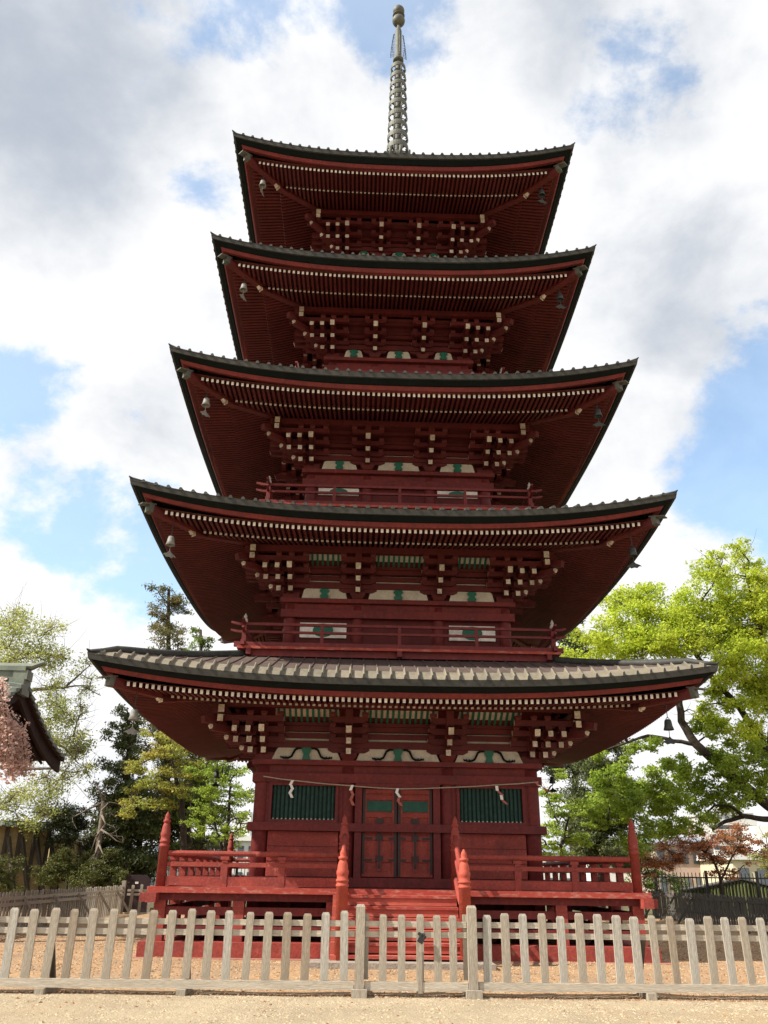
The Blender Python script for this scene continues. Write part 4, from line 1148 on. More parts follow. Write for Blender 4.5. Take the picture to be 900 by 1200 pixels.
def wob(p0, p1, n, amp, g, sag=0.):
    p0 = np.array(p0, float); p1 = np.array(p1, float); L = np.linalg.norm(p1-p0); o = []
    off = np.zeros(3)
    for k in range(n+1):
        t = k/n
        if 0 < k < n: off = off*.6+g.normal(size=3)*amp*L
        else: off = off*0
        o.append(p0+(p1-p0)*t+off*math.sin(math.pi*t)+np.array([0, 0, sag*L*math.sin(math.pi*t)]))
    return o
def limbs_mesh(mb, nodes, targets, r0, g, twig=0, twl=1.):
    """grow branches from the nearest existing node to each target"""
    nodes = [np.array(n, float) for n in nodes]
    for tg in sorted(targets, key=lambda t: min(np.linalg.norm(np.array(t)-n) for n in nodes)):
        tg = np.array(tg, float)
        dist = [np.linalg.norm(tg-n)+max(0, (n[2]-tg[2]))*.8 for n in nodes]
        s = nodes[int(np.argmin(dist))]
        L = np.linalg.norm(tg-s)
        if L < .15: continue
        path = wob(s, tg, 6, .045, g, .06)
        ra = min(r0, .018*L+.02)
        mb.tube(path, [ra*(1-.78*k/6) for k in range(7)], 6)
        nodes += path[3:]
        for q in range(twig):
            b = path[int(g.integers(2, 7))]; e = b+g.normal(size=3)*twl*.5+np.array([0, 0, .15*twl])
            mb.tube(wob(b, e, 3, .06, g), [ra*.32, ra*.25, ra*.16, ra*.06], 4, cap=False)
    return nodes
DENS = 1.25
def tree(name, label, cat, base, trunk, limbs, clusters, leaf, lsize, density, bark='bark', seed=0, group=None, trunk_r=.2, twig=3, twl=.8, limb_r=.09, branch=True, **kw):
    """trunk: world points; limbs: list of (points, r0, r1); clusters: (x,y,z,r) in the world"""
    g = np.random.default_rng(seed+5)
    t = thing(name, label, cat, tuple(base), group)
    base = np.array(base, float); mb = MB()
    tp = [np.array(p, float)-base for p in trunk]
    # round the trunk with extra points
    def dens(pp, k=4):
        o = []
        for i in range(len(pp)-1):
            for j in range(k): o.append(pp[i]+(pp[i+1]-pp[i])*j/k+g.normal(size=3)*.012*np.linalg.norm(pp[i+1]-pp[i]))
        return o+[pp[-1]]
    tp = dens(tp); n = len(tp)
    mb.tube(tp, [trunk_r*(1.25 if k == 0 else 1)*(1-.7*k/(n-1)) for k in range(n)], 10)
    nodes = list(tp[n//3:])
    for pts, a, b in limbs:
        pp = dens([np.array(p, float)-base for p in pts], 3); m = len(pp)
        mb.tube(pp, [a+(b-a)*k/(m-1) for k in range(m)], 8); nodes += pp[1:]
    cl = [(np.array(c[:3], float)-base, c[3]) for c in clusters]
    if branch: limbs_mesh(mb, nodes, [c for c, r in cl], limb_r, g, twig, twl)
    mb.build('trunk', bark, t, smooth=True)
    cnt = [max(40, int(density*(r**2)*4*DENS)) for c, r in cl]
    cl = [(c, r*1.18) for c, r in cl]; lsize = lsize*.80; kw['sub'] = int(kw.get('sub', 7)*2)
    leaves_mesh('crown', [c for c, r in cl], [r for c, r in cl], cnt, lsize, leaf, t, seed=seed, **kw)
    return t
def px(lst, Y, dY=.8, seed=0, m=3, k=.78, sp=.85):
    """(px,py,radius px[,y offset]) of the photograph -> leafy clusters in the world near the plane y=Y"""
    g = np.random.default_rng(seed+77); o = []
    for c in lst:
        for j in range(m):
            y = Y+(c[3] if len(c) > 3 else g.uniform(-dY, dY))
            rr = c[2]*(1 if j == 0 else k); off = np.zeros(2) if j == 0 else g.normal(size=2)*c[2]*sp
            p = at(c[0]+off[0], c[1]+off[1]*.8, y)
            o.append((*p, rr*g.uniform(.75, 1.1)/(FPX/((y-CAM[1])*math.cos(PITCH)+(p[2]-1.5)*math.sin(PITCH)))))
    return o
def ground_at(pxx, Y): p = at(pxx, 1060, Y); return (p[0], Y, 0.)
def line(lst, Y, dy=None): return [at(a, b, Y+(dy[k] if dy else 0)) for k, (a, b) in enumerate(lst)]

exec_env = globals()
# ------------------------------------------------------------------ trees on the right
Y1 = 9.5
big = [(690, 762, 26), (712, 735, 26), (735, 715, 24), (757, 703, 24), (778, 728, 26), (800, 712, 24), (822, 700, 22), (842, 672, 20), (868, 655, 16), (885, 662, 12), (858, 700, 24),
       (885, 700, 24), (905, 730, 28), (750, 748, 28), (715, 765, 24), (785, 760, 24), (820, 745, 26), (850, 738, 24), (880, 755, 24), (910, 780, 26), (885, 800, 20), (838, 650, 8),
       (850, 790, 16), (905, 830, 22), (865, 760, 20), (930, 700, 40), (940, 780, 40), (845, 715, 16), (770, 752, 18), (700, 748, 14),
       (840, 845, 18), (880, 850, 20), (860, 825, 16), (838, 815, 14), (862, 790, 18), (885, 825, 18), (848, 770, 16), (825, 838, 12)]
low = [(740, 878, 14), (765, 872, 12), (700, 885, 12), (815, 850, 14), (830, 880, 18), (860, 895, 20), (890, 880, 22), (770, 915, 24), (800, 905, 20), (745, 935, 24), (725, 950, 20), (780, 945, 24),
       (815, 940, 22), (850, 925, 20), (760, 970, 18), (735, 985, 16), (870, 935, 14), (890, 910, 14), (905, 900, 16), (800, 965, 16), (830, 960, 14), (675, 875, 8), (845, 890, 18), (875, 910, 18), (825, 905, 18), (790, 930, 20), (850, 945, 16), (715, 915, 18), (770, 945, 18), (700, 935, 16), (890, 930, 14), (780, 895, 14)]
B1 = ground_at(1010, Y1)
trunkR = [B1, at(990, 1030, Y1), at(955, 985, Y1)]
limbA = line([(955, 985), (900, 943), (850, 905), (815, 872), (798, 845), (796, 815), (800, 780)], Y1)
limbB = line([(985, 1020), (945, 930), (900, 878), (865, 825), (835, 795), (818, 770), (800, 745)], Y1, [0, 0, .2, .4, .6, .7, .8])
limbC = line([(925, 962), (895, 960), (872, 957), (850, 962), (835, 972)], Y1, [0, 0, .1, .2, .2])
limbC2 = line([(872, 957), (858, 946), (838, 944), (825, 955)], Y1, [0, .1, .1, .2])
limbD = line([(815, 872), (790, 868), (760, 862), (735, 870), (712, 878)], Y1)
limbE = line([(835, 795), (800, 770), (775, 745), (752, 722), (735, 712)], Y1, [.6, .5, .4, .2, 0])
limbF = line([(900, 878), (905, 820), (895, 760), (880, 700), (872, 662)], Y1, [.2, 0, -.2, -.3, -.3])
limbG = line([(800, 745), (822, 705), (838, 680), (845, 662)], Y1, [.8, .5, .2, 0])
limbs = [(limbA, .21, .10), (limbB, .17, .07), (limbC, .11, .05), (limbC2, .06, .03), (limbD, .08, .03), (limbE, .07, .025), (limbF, .09, .03), (limbG, .05, .02)]
TR = tree('deciduous_tree', 'large broad tree with yellow green spring leaves and dark limbs right of the pagoda', 'tree', B1, trunkR, limbs, px(big, Y1, 1.2, 1), 'lf_yellow', .13, 500, seed=1, trunk_r=.36, twig=4, twl=.9, sub=9)
base = np.array(B1)
cl = px(low, Y1, 1.3, 2)
leaves_mesh('lower_crown', [np.array(c[:3])-base for c in cl], [c[3] for c in cl], [int(760*c[3]**2*4) for c in cl], .10, 'lf_green', TR, seed=3, sub=16)

Y2 = 17.0
def conifer(name, label, pxx, top_py, bot_py, Y, wid_px, leaf, seed, n=26, lsize=.17, dens=420, bark='bark', top_w=.18, lean=0, ragged=.35, trunk_r=.22):
    g = np.random.default_rng(seed); b = ground_at(pxx, Y); tops = at(pxx+lean, top_py, Y); bot = at(pxx, bot_py, Y)
    cl = []; mbp = [b, ((b[0]+tops[0])/2, Y, tops[2]*.5), tops]
    H = tops[2]-bot[2]; W = wid_px/(FPX/((Y-CAM[1])*math.cos(PITCH)+.4*bot[2]))
    n = int(n*1.5)
    for k in range(n):
        t = (k+g.random())/n; z = bot[2]+H*t; rmax = W*(top_w+(1-top_w)*(1-t)**.8)*(1+ragged*g.uniform(-1, .6))
        for s in range(4):
            a = g.uniform(0, 6.28); d = rmax*g.uniform(.15, .95)
            xx = b[0]+(tops[0]-b[0])*(z/tops[2])
            cl.append((xx+math.cos(a)*d, Y+math.sin(a)*d, z-.2*d+g.uniform(-.25, .25), max(.18, rmax*.30)))
    return tree(name, label, 'tree', b, mbp, [], cl, leaf, lsize, dens, bark, seed, trunk_r=trunk_r, twig=0, limb_r=.05, flat=.75, subr=.6, aspect=.34, droop=.8, sub=4, tintv=.35)
conifer('conifer_tree', 'dark shaggy conifer behind the right end of the veranda', 702, 855, 1010, 12.5, 52, 'lf_con', 31, n=16, dens=460, top_w=.75)
conifer('conifer_tree', 'tall blue green conifer rising behind the right side of the lowest roof', 672, 702, 900, 22, 44, 'lf_pine', 33, n=16, dens=460, top_w=.5)
b = ground_at(655, 9.0)
lt = [(650, 935, 14), (665, 955, 16), (690, 945, 20), (712, 938, 16), (650, 975, 16), (675, 985, 14), (645, 950, 12), (705, 960, 12), (655, 910, 10), (640, 990, 14), (660, 1000, 12), (690, 968, 12)]
tree('maple_tree', 'low light green maple in layers just behind the right veranda railing', 'tree', b, [b, at(658, 990, 9.), at(668, 955, 9.)], [], px(lt, 9., .7, 5), 'lf_green', .10, 560, seed=41, trunk_r=.08, flat=.45, sub=7)
b = ground_at(842, 13.5)
rd = [(790, 985, 14), (800, 1000, 16), (820, 990, 18), (840, 985, 18), (860, 980, 16), (880, 985, 14), (770, 1010, 12), (785, 1018, 10), (830, 1005, 14), (850, 1000, 14), (870, 998, 12), (815, 972, 12), (865, 968, 12), (895, 1000, 10), (845, 1020, 12), (860, 1022, 10), (800, 975, 10), (765, 1012, 14), (750, 1000, 12), (775, 990, 14), (790, 1005, 14)]
tree('maple_tree', 'red leaved maple standing at the black railing on the right', 'tree', b, [b, at(845, 1030, 13.5), at(832, 1000, 13.5)], [(line([(842, 1040), (855, 1010), (868, 985)], 13.5), .05, .02), (line([(835, 1005), (815, 990), (795, 985)], 13.5), .05, .02)],
     px(rd, 13.5, .6, 6), 'lf_red', .085, 520, seed=43, trunk_r=.09, flat=.5, sub=8, twl=.6)
b = ground_at(905, 15)
tree('maple_tree', 'orange leaved maple at the right edge behind the red maple', 'tree', b, [b, at(905, 1030, 15), at(900, 1000, 15)], [], px([(895, 1005, 12), (912, 998, 14), (900, 1018, 10), (925, 1010, 14)], 15, .5, 8), 'lf_orange', .09, 460, seed=44, trunk_r=.07, flat=.5)
b = ground_at(748, 16)
tree('young_tree', 'small bushy green tree right of the veranda corner post', 'tree', b, [b, at(748, 1020, 16), at(745, 985, 16)], [], px([(745, 1010, 16), (735, 1025, 14), (765, 1022, 12), (755, 1000, 14), (725, 1005, 14), (760, 1040, 14), (790, 1035, 12)], 16, .6, 9), 'lf_mid', .11, 480, seed=45, trunk_r=.08)

# ------------------------------------------------------------------ trees on the left
Y3 = 13.0
b = ground_at(-30, Y3)
pale = [(20, 735, 24), (45, 750, 22), (10, 760, 26), (60, 735, 12), (30, 770, 18), (75, 770, 14), (90, 790, 12), (70, 800, 12), (20, 720, 14), (55, 820, 18), (75, 835, 16), (60, 850, 18), (85, 865, 16), (95, 880, 14), (75, 885, 18), (100, 905, 12), (85, 910, 14), (65, 925, 16),
        (105, 810, 8), (30, 930, 18), (10, 945, 20), (50, 945, 16), (25, 960, 16), (-20, 740, 30), (5, 790, 16), (95, 830, 8), (60, 870, 14), (40, 915, 12), (70, 955, 14)]
lm = [(line([(-30, 960), (-10, 880), (0, 800), (8, 780)], Y3), .3, .1), (line([(0, 790), (20, 767), (50, 765), (78, 772)], Y3), .09, .03), (line([(-8, 830), (40, 808), (75, 806), (88, 795), (105, 780)], Y3), .09, .02),
      (line([(75, 806), (95, 803), (118, 815)], Y3), .04, .015), (line([(-10, 870), (50, 863), (75, 876), (92, 895)], Y3), .08, .02), (line([(-15, 900), (60, 900), (85, 905)], Y3), .07, .02)]
tree('deciduous_tree', 'tall airy tree with pale yellow green leaves at the left edge behind the temple roof', 'tree', b, [b, at(-30, 1000, Y3), at(-25, 900, Y3)], lm, px(pale, Y3, 1.4, 11), 'lf_pale', .105, 330, 'barkpale', seed=51, trunk_r=.4, twig=7, twl=1.1, sub=10, subr=.6)
conifer('conifer_tree', 'tall sparse cedar with rusty sunlit tips behind the left end of the lowest roof', 193, 690, 1000, 15.5, 56, 'lf_conw', 61, n=26, dens=330, top_w=.42, lean=5, ragged=.55, lsize=.16)
conifer('conifer_tree', 'small green conifer top rising beside the tall sparse cedar', 235, 738, 960, 17.5, 46, 'lf_mid', 62, n=18, dens=380, top_w=.5)
conifer('conifer_tree', 'dark dense conifer left of the bronze maple', 150, 835, 1016, 14.0, 46, 'lf_con', 63, n=20, dens=420, top_w=.45, ragged=.5)
b = ground_at(214, 12.)
og = [(185, 865, 16), (200, 880, 18), (175, 890, 16), (215, 870, 14), (190, 905, 20), (165, 920, 16), (180, 940, 16), (205, 925, 16), (155, 940, 14), (225, 895, 14), (170, 860, 10), (235, 880, 10), (160, 900, 12), (200, 945, 14)]
tree('maple_tree', 'bronze orange maple below the left end of the lowest roof', 'tree', b, [b, at(215, 1000, 12), at(213, 940, 12), at(200, 890, 12)], [], px(og, 12., .9, 13), 'lf_orange', .10, 460, seed=64, trunk_r=.18, flat=.45, sub=9)
b = ground_at(262, 11.)
gn = [(225, 905, 10), (240, 925, 14), (235, 950, 14), (225, 965, 12), (262, 890, 12), (275, 990, 12), (250, 900, 14), (265, 915, 16), (280, 905, 14), (245, 925, 12), (285, 930, 16), (262, 945, 16), (280, 955, 14), (250, 960, 10), (270, 975, 12), (240, 905, 10), (290, 970, 10), (232, 940, 8), (255, 980, 8)]
tree('maple_tree', 'bright green young maple close to the left side of the pagoda', 'tree', b, [b, at(265, 990, 11), at(268, 950, 11), at(270, 915, 11)], [(line([(262, 1000), (250, 960), (246, 930)], 11), .05, .02)], px(gn, 11., .7, 14), 'lf_green', .10, 430, seed=65, trunk_r=.09, flat=.5, sub=8)
b = ground_at(225, 15.)
dk = [(215, 960, 16), (235, 955, 16), (205, 975, 14), (228, 985, 12), (195, 965, 14), (180, 975, 12), (240, 935, 14), (150, 970, 16), (165, 985, 14), (215, 935, 16), (140, 985, 12), (130, 960, 16), (250, 985, 12), (200, 995, 12), (170, 950, 14), (120, 985, 14)]
tree('broadleaf_tree', 'dark leafy tree with straight trunk behind the left veranda railing', 'tree', b, [b, at(222, 990, 15), at(217, 920, 15)], [(line([(160, 1030), (162, 1000), (165, 965)], 15), .16, .1)], px(dk, 15., .8, 15), 'lf_mid', .13, 420, seed=66, trunk_r=.24)
# dead twisted tree
Yd = 12.5; b = ground_at(110, Yd); t = thing('dead_tree', 'bare twisted dead tree with bleached drooping branches on the left', 'tree', b)
mb = MB(); g = np.random.default_rng(4); B = np.array(b)
mb.tube([p-B for p in [np.array(b)]+line([(112, 1020), (116, 985), (120, 955), (121, 935)], Yd)], [.13, .11, .10, .09, .05], 9)
for pts, a in (([(120, 945), (112, 950), (106, 965), (98, 975)], .05), ([(121, 940), (104, 948), (85, 958)], .05), ([(119, 955), (124, 965), (113, 980), (106, 1000)], .045), ([(119, 950), (128, 940), (140, 942)], .04), ([(118, 972), (128, 978), (136, 985), (144, 988)], .04),
               ([(117, 985), (112, 1000), (104, 1012)], .04), ([(121, 938), (116, 925), (110, 915)], .045), ([(120, 940), (132, 955), (137, 958)], .03), ([(116, 990), (122, 1003), (119, 1015)], .035), ([(100, 972), (90, 985)], .02), ([(122, 938), (124, 922)], .03)):
    path = [p-B for p in line(pts, Yd+g.uniform(-.4, .4))]; m = len(path); mb.tube(path, [a*(1-.75*k/(m-1)) for k in range(m)], 6, 1)
    for q in range(3):
        s = path[int(g.integers(1, m))]; e = s+g.normal(size=3)*.35+np.array([0, 0, -.2]); mb.tube(wob(s, e, 3, .08, g), [.012, .01, .008, .004], 4, 1, cap=False)
mb.build('trunk', ['barkpale', 'barkdead'], t, smooth=True)
# bushes
def bush(name, label, pxx, Y, lst, leaf, seed, lsize=.10, dens=520):
    b = ground_at(pxx, Y)
    return tree(name, label, 'bush', b, [b, (b[0]+.1, Y, .5), (b[0], Y, 1.1)], [], px(lst, Y, .6, seed), leaf, lsize, dens*1.8, seed=seed, trunk_r=.07, twig=2, twl=.5)
bush('pine_bush', 'grey green spreading pine beside the yellow wall', 80, 13.5, [(112, 990, 12), (118, 1005, 12), (70, 950, 14), (85, 958, 15), (60, 965, 13), (95, 970, 12), (78, 975, 14), (100, 952, 10), (65, 980, 10), (105, 985, 9), (48, 955, 10)], 'lf_pine', 71)
bush('shrub', 'dark green rounded shrub in front of the yellow wall', 75, 12.3, [(48, 1022, 14), (65, 1015, 13), (80, 1025, 15), (60, 1030, 13), (95, 1018, 12), (75, 1005, 10), (90, 1035, 13)], 'lf_shrub', 72, .085, 620)
bush('shrub', 'olive green shrub right of the dead tree', 118, 12.6, [(110, 1020, 13), (125, 1012, 13), (118, 1032, 13), (135, 1022, 12), (130, 1000, 9), (105, 1008, 9), (140, 1034, 11), (122, 1040, 12)], 'lf_shrub', 73, .085, 600)
bush('shrub', 'low dark shrub at the left edge below the yellow wall', 5, 11.6, [(5, 1030, 14), (-8, 1010, 14), (14, 1042, 11), (-5, 1045, 14)], 'lf_shrub', 74, .085, 600)
# weeping cherry
Yc = -2.0; b = ground_at(-60, Yc); t = thing('weeping_cherry', 'weeping cherry with faded pink blossom hanging before the temple roof', 'tree', b)
B = np.array(b); mb = MB(); g = np.random.default_rng(9)
mb.tube([np.zeros(3), at(-55, 1000, Yc)-B, at(-45, 900, Yc)-B, at(-25, 820, Yc)-B], [.25, .2, .16, .08], 9)
cs, cr = [], []
for k in range(46):
    x0 = g.uniform(-50, 34); y0 = 818+max(0, x0)*1.05+g.uniform(-4, 14); yb = g.uniform(886, 914)
    if x0 < 8: y0 -= 25
    yy = Yc+g.uniform(-.9, .9); top_ = at(x0-4, y0, yy); bot_ = at(x0+g.uniform(-1, 5), yb, yy)
    pth = wob(top_-B, bot_-B, 5, .02, g)
    mb.tube([at(-25, 815, Yc)-B+np.array([0, 0, .1]), (top_-B)*.5+(at(-25, 815, Yc)-B)*.5+np.array([0, 0, .18])]+pth, [.02, .018]+[.012, .01, .009, .008, .006, .004], 4, cap=False)
    for q in range(16):
        s = q/15; p = (top_+(bot_-top_)*s)-B; cs.append(p); cr.append(.11)
mb.build('trunk', 'bark', t)
leaves_mesh('crown', cs, cr, [17]*len(cs), .062, 'lf_pink', t, seed=81, sub=4, subr=.9, flat=1.3, aspect=.8)

# ------------------------------------------------------------------ temple hall at the left edge
def temple():
    yr, ze, zr = 2.0, None, None
    pr_ = at(33, 800, yr); xe = pr_[0]; zr = pr_[2]
    pe = at(50, 888, 5.4); ze = pe[2]; half = 3.4
    T = thing('temple_hall', 'temple hall roof with grey green tiles and dark gable at the left edge', 'temple building', (xe-6, yr, 0))
    O = np.array([xe-6, yr, 0.])
    x0, x1 = -6.0, 6.0            # gable end at local x=+6
    def zs(v):                    # v: 0 ridge .. 1 eave, concave slope
        return zr-(zr-ze)*(1-(1-v)**1.25)
    def edge_x(v): return x1-.05+(.20*v**3)
    q = MB(); n = 12
    for s in (-1, 1):
        for k in range(n):
            v0, v1 = k/n, (k+1)/n
            q.hexa([(x0, s*half*v0, zs(v0)-.10), (edge_x(v0), s*half*v0, zs(v0)-.10), (edge_x(v1), s*half*v1, zs(v1)-.10), (x0, s*half*v1, zs(v1)-.10),
                    (x0, s*half*v0, zs(v0)), (edge_x(v0), s*half*v0, zs(v0)), (edge_x(v1), s*half*v1, zs(v1)), (x0, s*half*v1, zs(v1))], 0, {0: 1, 3: 1})
        for xx in np.arange(x1-.62, x0, -.42):
            q.tube([(xx, s*half*v, zs(v)+.02) for v in np.linspace(.03, .99, 10)], .07, 6)
    rf = q.build('roof', ['slate', 'maroon'], T)
    for s in (-1, 1):             # stepped verge tiles
        q = MB()
        for k in range(11):
            v0, v1 = .05+k*.085, .05+(k+1)*.085-.012
            e0, e1 = edge_x(v0), edge_x(v1)
            q.hexa([(e0-.50, s*half*v0, zs(v0)+.02), (e0+.05, s*half*v0, zs(v0)-.06), (e1+.05, s*half*v1, zs(v1)-.02), (e1-.50, s*half*v1, zs(v1)+.06),
                    (e0-.50, s*half*v0, zs(v0)+.10), (e0+.05, s*half*v0, zs(v0)+.03), (e1+.05, s*half*v1, zs(v1)+.10), (e1-.50, s*half*v1, zs(v1)+.17)])
        q.build('verge_tile', 'slate', rf)
    q = MB()
    for s in (-1, 1): q.tube([(edge_x(v)-.5, s*half*v, zs(v)+.10) for v in np.linspace(.04, .96, 10)], .10, 8)
    q.build('verge_ridge', 'slatepale', rf, smooth=True)
    q = MB(); q.box(x0, x1-.15, -.16, .16, zr-.05, zr+.28); q.box(x0, x1-.05, -.22, .22, zr+.28, zr+.40); q.tube([(x0, 0, zr+.43), (x1+.05, 0, zr+.43), (x1+.35, 0, zr+.56)], [.10, .10, .06], 8)
    q.box(x1-.42, x1-.02, -.26, .26, zr-.35, zr+.05); q.box(x1-.36, x1+.02, -.20, .20, zr+.05, zr+.30)
    q.build('ridge', 'slatepale', rf)
    # barge board and eaves underside with rafters
    q = MB()
    for s in (-1, 1):
        for k in range(n):
            v0, v1 = k/n, (k+1)/n
            a, b_ = edge_x(v0)-.10, edge_x(v1)-.10
            q.hexa([(a-.08, s*half*v0, zs(v0)-.42), (a, s*half*v0, zs(v0)-.42), (b_, s*half*v1, zs(v1)-.42), (b_-.08, s*half*v1, zs(v1)-.42),
                    (a-.08, s*half*v0, zs(v0)-.102), (a, s*half*v0, zs(v0)-.102), (b_, s*half*v1, zs(v1)-.102), (b_-.08, s*half*v1, zs(v1)-.102)])
    q.build('barge_board', 'maroon', rf)
    for sd in (-1, 1):
        q = MB(); q.tube([(0, sd*half*v, zs(v)-.17) for v in np.linspace(.25, .985, 10)], .055, 4); f = None
        for xx in np.arange(x1-.5, x0, -.28):
            if f is None: f = q.build('rafter', 'maroon', rf, loc=(xx, 0, 0))
            else: dupe(f, loc=(xx, 0, 0))
    q = MB(); q.box(x0, x1-1.7, -2.3, 2.3, 0, ze-.1)
    v = .66
    q.face([(x1-1.7, -2.3, ze-.1), (x1-1.7, 2.3, ze-.1), (x1-1.7, .4, zr-.5), (x1-1.7, -.4, zr-.5)])
    q.build('wall', 'maroon', T)
temple()

# ------------------------------------------------------------------ yellow plaster walls
def plaster_wall(px0, px1, Y0, Y1_, ztop, label, props):
    a = at(px0, 1030, Y0); b = at(px1, 1030, Y1_); W = thing('plaster_wall', label, 'wall', (a[0], a[1], 0))
    d = np.array([b[0]-a[0], b[1]-a[1]]); L = np.linalg.norm(d); ang = math.atan2(d[1], d[0]); W.rotation_euler[2] = ang
    q = MB(); q.box(0, L, -.15, .15, .55, ztop); q.build('wall_face', 'plaster', W)
    q = MB(); q.box(-.05, L+.05, -.22, .22, 0, .55); q.build('plinth', 'woodgrey', W)
    q = MB()
    q.hexa([(-.1, -.45, ztop), (L+.1, -.45, ztop), (L+.1, .45, ztop), (-.1, .45, ztop), (-.1, -.08, ztop+.22), (L+.1, -.08, ztop+.22), (L+.1, .08, ztop+.22), (-.1, .08, ztop+.22)])
    for x in np.arange(0, L, .28): q.beam((x, -.44, ztop+.03), (x, -.08, ztop+.235), .10, .05)
    q.build('coping', 'slate', W)
    for x in props:
        q = MB(); q.box(x*L-.07, x*L+.07, -.24, -.152, .2, ztop-.02); q.beam((x*L+.6, -.95, .1), (x*L+.06, -.24, ztop-.35), .12, .12); q.build('prop', 'wooddk', W)
plaster_wall(-40, 50, 12.5, 14.0, 2.95, 'yellow plaster wall with leaning timber props at the left edge', (.40, .58, .78, .97))
plaster_wall(50, 108, 18.0, 20.0, 2.70, 'lower plaster wall running on behind the dead tree', (.15, .6))

# small dark notice board
p = at(160, 1040, 12.2); NB = thing('notice_board', 'dark purple notice board with sloping top and small white plate behind the back fence', 'sign', (p[0], 12.2, 0))
zt = at(160, 1025, 12.2)[2]
q = MB(); pr = [(-.42, 0), (.42, 0), (.47, zt-.16), (.33, zt), (-.33, zt), (-.47, zt-.16)]
q.face([(x, -.04, z) for x, z in pr]); q.face([(x, .04, z) for x, z in pr][::-1])
for k in range(6): a, b_ = pr[k], pr[(k+1) % 6]; q.face([(a[0], -.04, a[1]), (a[0], .04, a[1]), (b_[0], .04, b_[1]), (b_[0], -.04, b_[1])])
q.build('board', 'signp', NB)
q = MB(); q.box(-.06, .06, -.055, -.042, zt-.30, zt-.23); q.build('plate', 'white', NB)

# ------------------------------------------------------------------ black iron railings
def iron_fence(x0, x1, Y0, Y1_, h, label, z0=.25):
    F = thing('iron_railing', label, 'railing', (x0, Y0, 0)); d = np.array([x1-x0, Y1_-Y0]); L = np.linalg.norm(d); F.rotation_euler[2] = math.atan2(d[1], d[0])
    for z in (z0+.15, h-.18):
        q = MB(); q.beam((0, 0, z), (L, 0, z), .05, .05); q.build('rail', 'iron', F)
    q = MB(); q.box(0, L, -.1, .1, 0, z0); q.build('kerb', 'stone', F)
    q = MB()
    for x in np.arange(.1, L, .15): q.beam((x, 0, z0), (x, 0, h), .026, .026)
    q.build('bar_panel', 'iron', F)
    first = None
    for x in np.arange(0, L+.1, 2.):
        q = MB(); q.box(-.05, .05, -.05, .05, z0, h+.08)
        if first is None: first = q.build('post', 'iron', F, loc=(x, 0, 0))
        else: dupe(first, loc=(x, 0, 0))
iron_fence(11.2, 26, 15.2, 14.2, 1.72, 'black iron railing beyond the boarded fence on the right')
iron_fence(-14, -3, 19.0, 19.0, 1.9, 'black iron railing behind the trees on the left')
# small mossy-roofed shed by the railing
def shed():
    Y = 16.2; a = at(800, 1044, Y); b = at(935, 1046, Y); ap = at(868, 1030, Y)
    S = thing('shed', 'low shed with a shallow gable and mossy bamboo front behind the boarded fence', 'shed', (ap[0], Y, 0))
    xa, xb, za, zp = a[0]-ap[0], b[0]-ap[0], a[2], ap[2]
    q = MB(); pr = [(xa+.15, 0), (xb-.15, 0), (xb-.15, za-.02), (0, zp-.06), (xa+.15, za-.02)]
    q.face([(x, 0, z) for x, z in pr]); q.face([(x, 1.1, z) for x, z in pr][::-1])
    for k in range(5):
        c, d = pr[k], pr[(k+1) % 5]; q.face([(c[0], 0, c[1]), (c[0], 1.1, c[1]), (d[0], 1.1, d[1]), (d[0], 0, d[1])])
    for x in np.arange(xa+.2, xb-.2, .14):
        zt_ = za+(zp-za)*(1-abs(x/(xa if x < 0 else xb)))-.08
        q.tube([(x, -.02, 0), (x, -.02, zt_)], .045, 6)
    q.build('wall', 'moss', S)
    q = MB()
    q.beam((xa, .3, za), (0, .3, zp), .8, .05, up=(0, 0, 1)); q.beam((0, .3, zp), (xb, .3, za), .8, .05)
    q.build('roof', 'woodgrey', S)
shed()

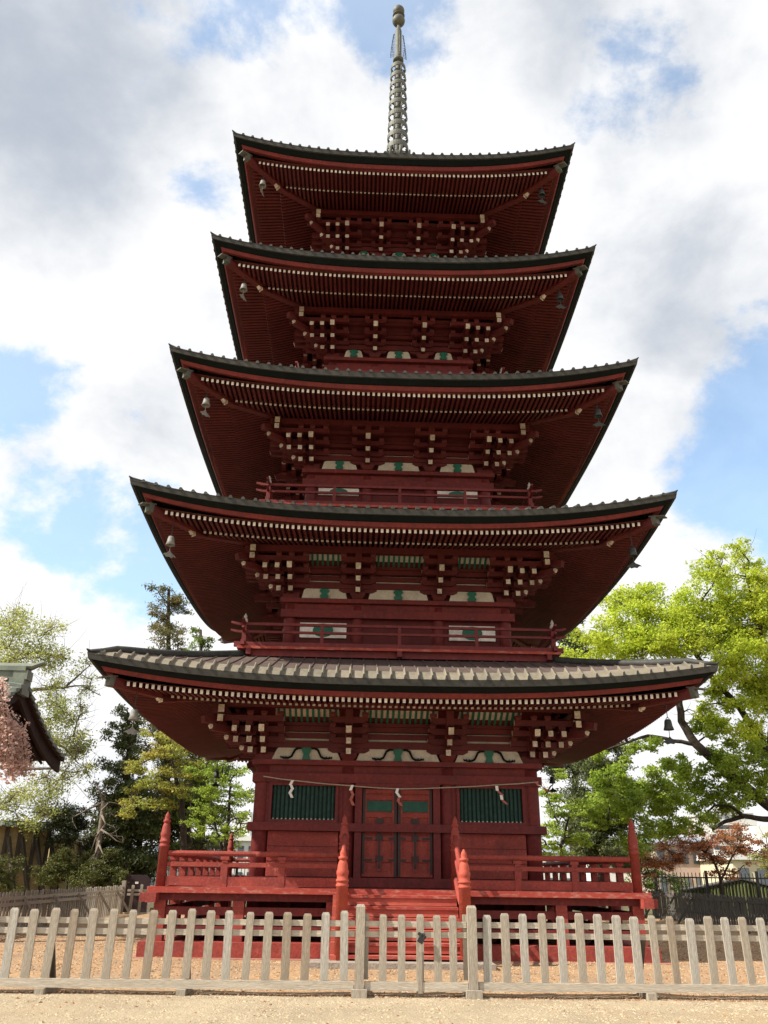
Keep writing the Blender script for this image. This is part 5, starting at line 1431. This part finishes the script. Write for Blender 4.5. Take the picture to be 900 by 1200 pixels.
# ------------------------------------------------------------------ town beyond
def block_building(name, label, pxa, pxb, py_top, Y, depth, mwall, mroof, rows, cols, gable=False, zbase=0., wfrac=.55):
    a = at(pxa, 1010, Y); b = at(pxb, 1010, Y); zt = at((pxa+pxb)/2, py_top, Y)[2]
    Bd = thing(name, label, 'building', (a[0], Y, 0)); L = b[0]-a[0]
    q = MB(); q.box(0, L, 0, depth, 0, zt); w = q.build('wall', mwall, Bd)
    q = MB()
    if gable:
        h = L*.16 if L < depth else depth*.22
        q.hexa([(-.5, -.6, zt), (L+.5, -.6, zt), (L+.5, depth+.6, zt), (-.5, depth+.6, zt), (-.5, depth/2-.1, zt+h), (L+.5, depth/2-.1, zt+h), (L+.5, depth/2+.1, zt+h), (-.5, depth/2+.1, zt+h)])
    else:
        q.box(-.3, L+.3, -.3, depth+.3, zt, zt+.4); q.box(L*.55, L*.8, depth*.3, depth*.6, zt+.4, zt+2.4)
    q.build('roof', mroof, Bd)
    first = None
    hh = zt/rows; ww = L/cols
    for r in range(rows):
        for c in range(cols):
            if first is None:
                q = MB(); q.box(-ww*wfrac/2, ww*wfrac/2, -.08, -.01, 0, hh*.5, 0)
                first = q.build('window', 'glass', Bd, loc=((c+.5)*ww, 0, r*hh+hh*.3))
            else: dupe(first, loc=((c+.5)*ww, 0, r*hh+hh*.3))
    return Bd, L, zt
Bd, L, zt = block_building('apartment_block', 'tall grey apartment block with banded balconies far behind the right tree', 838, 889, 955, 150, 14, 'concrete', 'concrete', 7, 6)
for k in range(7):
    q = MB(); q.box(-.3, L+.3, -1.3, -.1, zt*k/7-.1+zt/14*0, zt*k/7+1.0); q.build('balcony_slab', 'whitewall', Bd)
block_building('house', 'pink rendered house seen through the red maple', 768, 838, 990, 48, 9, 'pinkwall', 'greyroof', 2, 5, True)
block_building('house', 'cream house with large grey windows at the right edge beyond the railing', 858, 950, 1008, 42, 8, 'cremewall', 'whitewall', 1, 4, False)
block_building('house', 'white house between the conifer and the pink house', 700, 765, 1000, 55, 9, 'whitewall', 'greyroof', 2, 4, True)
block_building('large_hall', 'long white hall with blue grey roof behind the left veranda railing', 212, 300, 985, 50, 14, 'whitewall', 'whitewall', 2, 7, False)
block_building('house', 'pale house behind the black railing on the left', 120, 205, 1005, 46, 9, 'whitewall', 'greyroof', 2, 5, True)
block_building('house', 'white house glimpsed below the right part of the lowest roof', 636, 690, 1000, 60, 9, 'whitewall', 'greyroof', 2, 3, True)
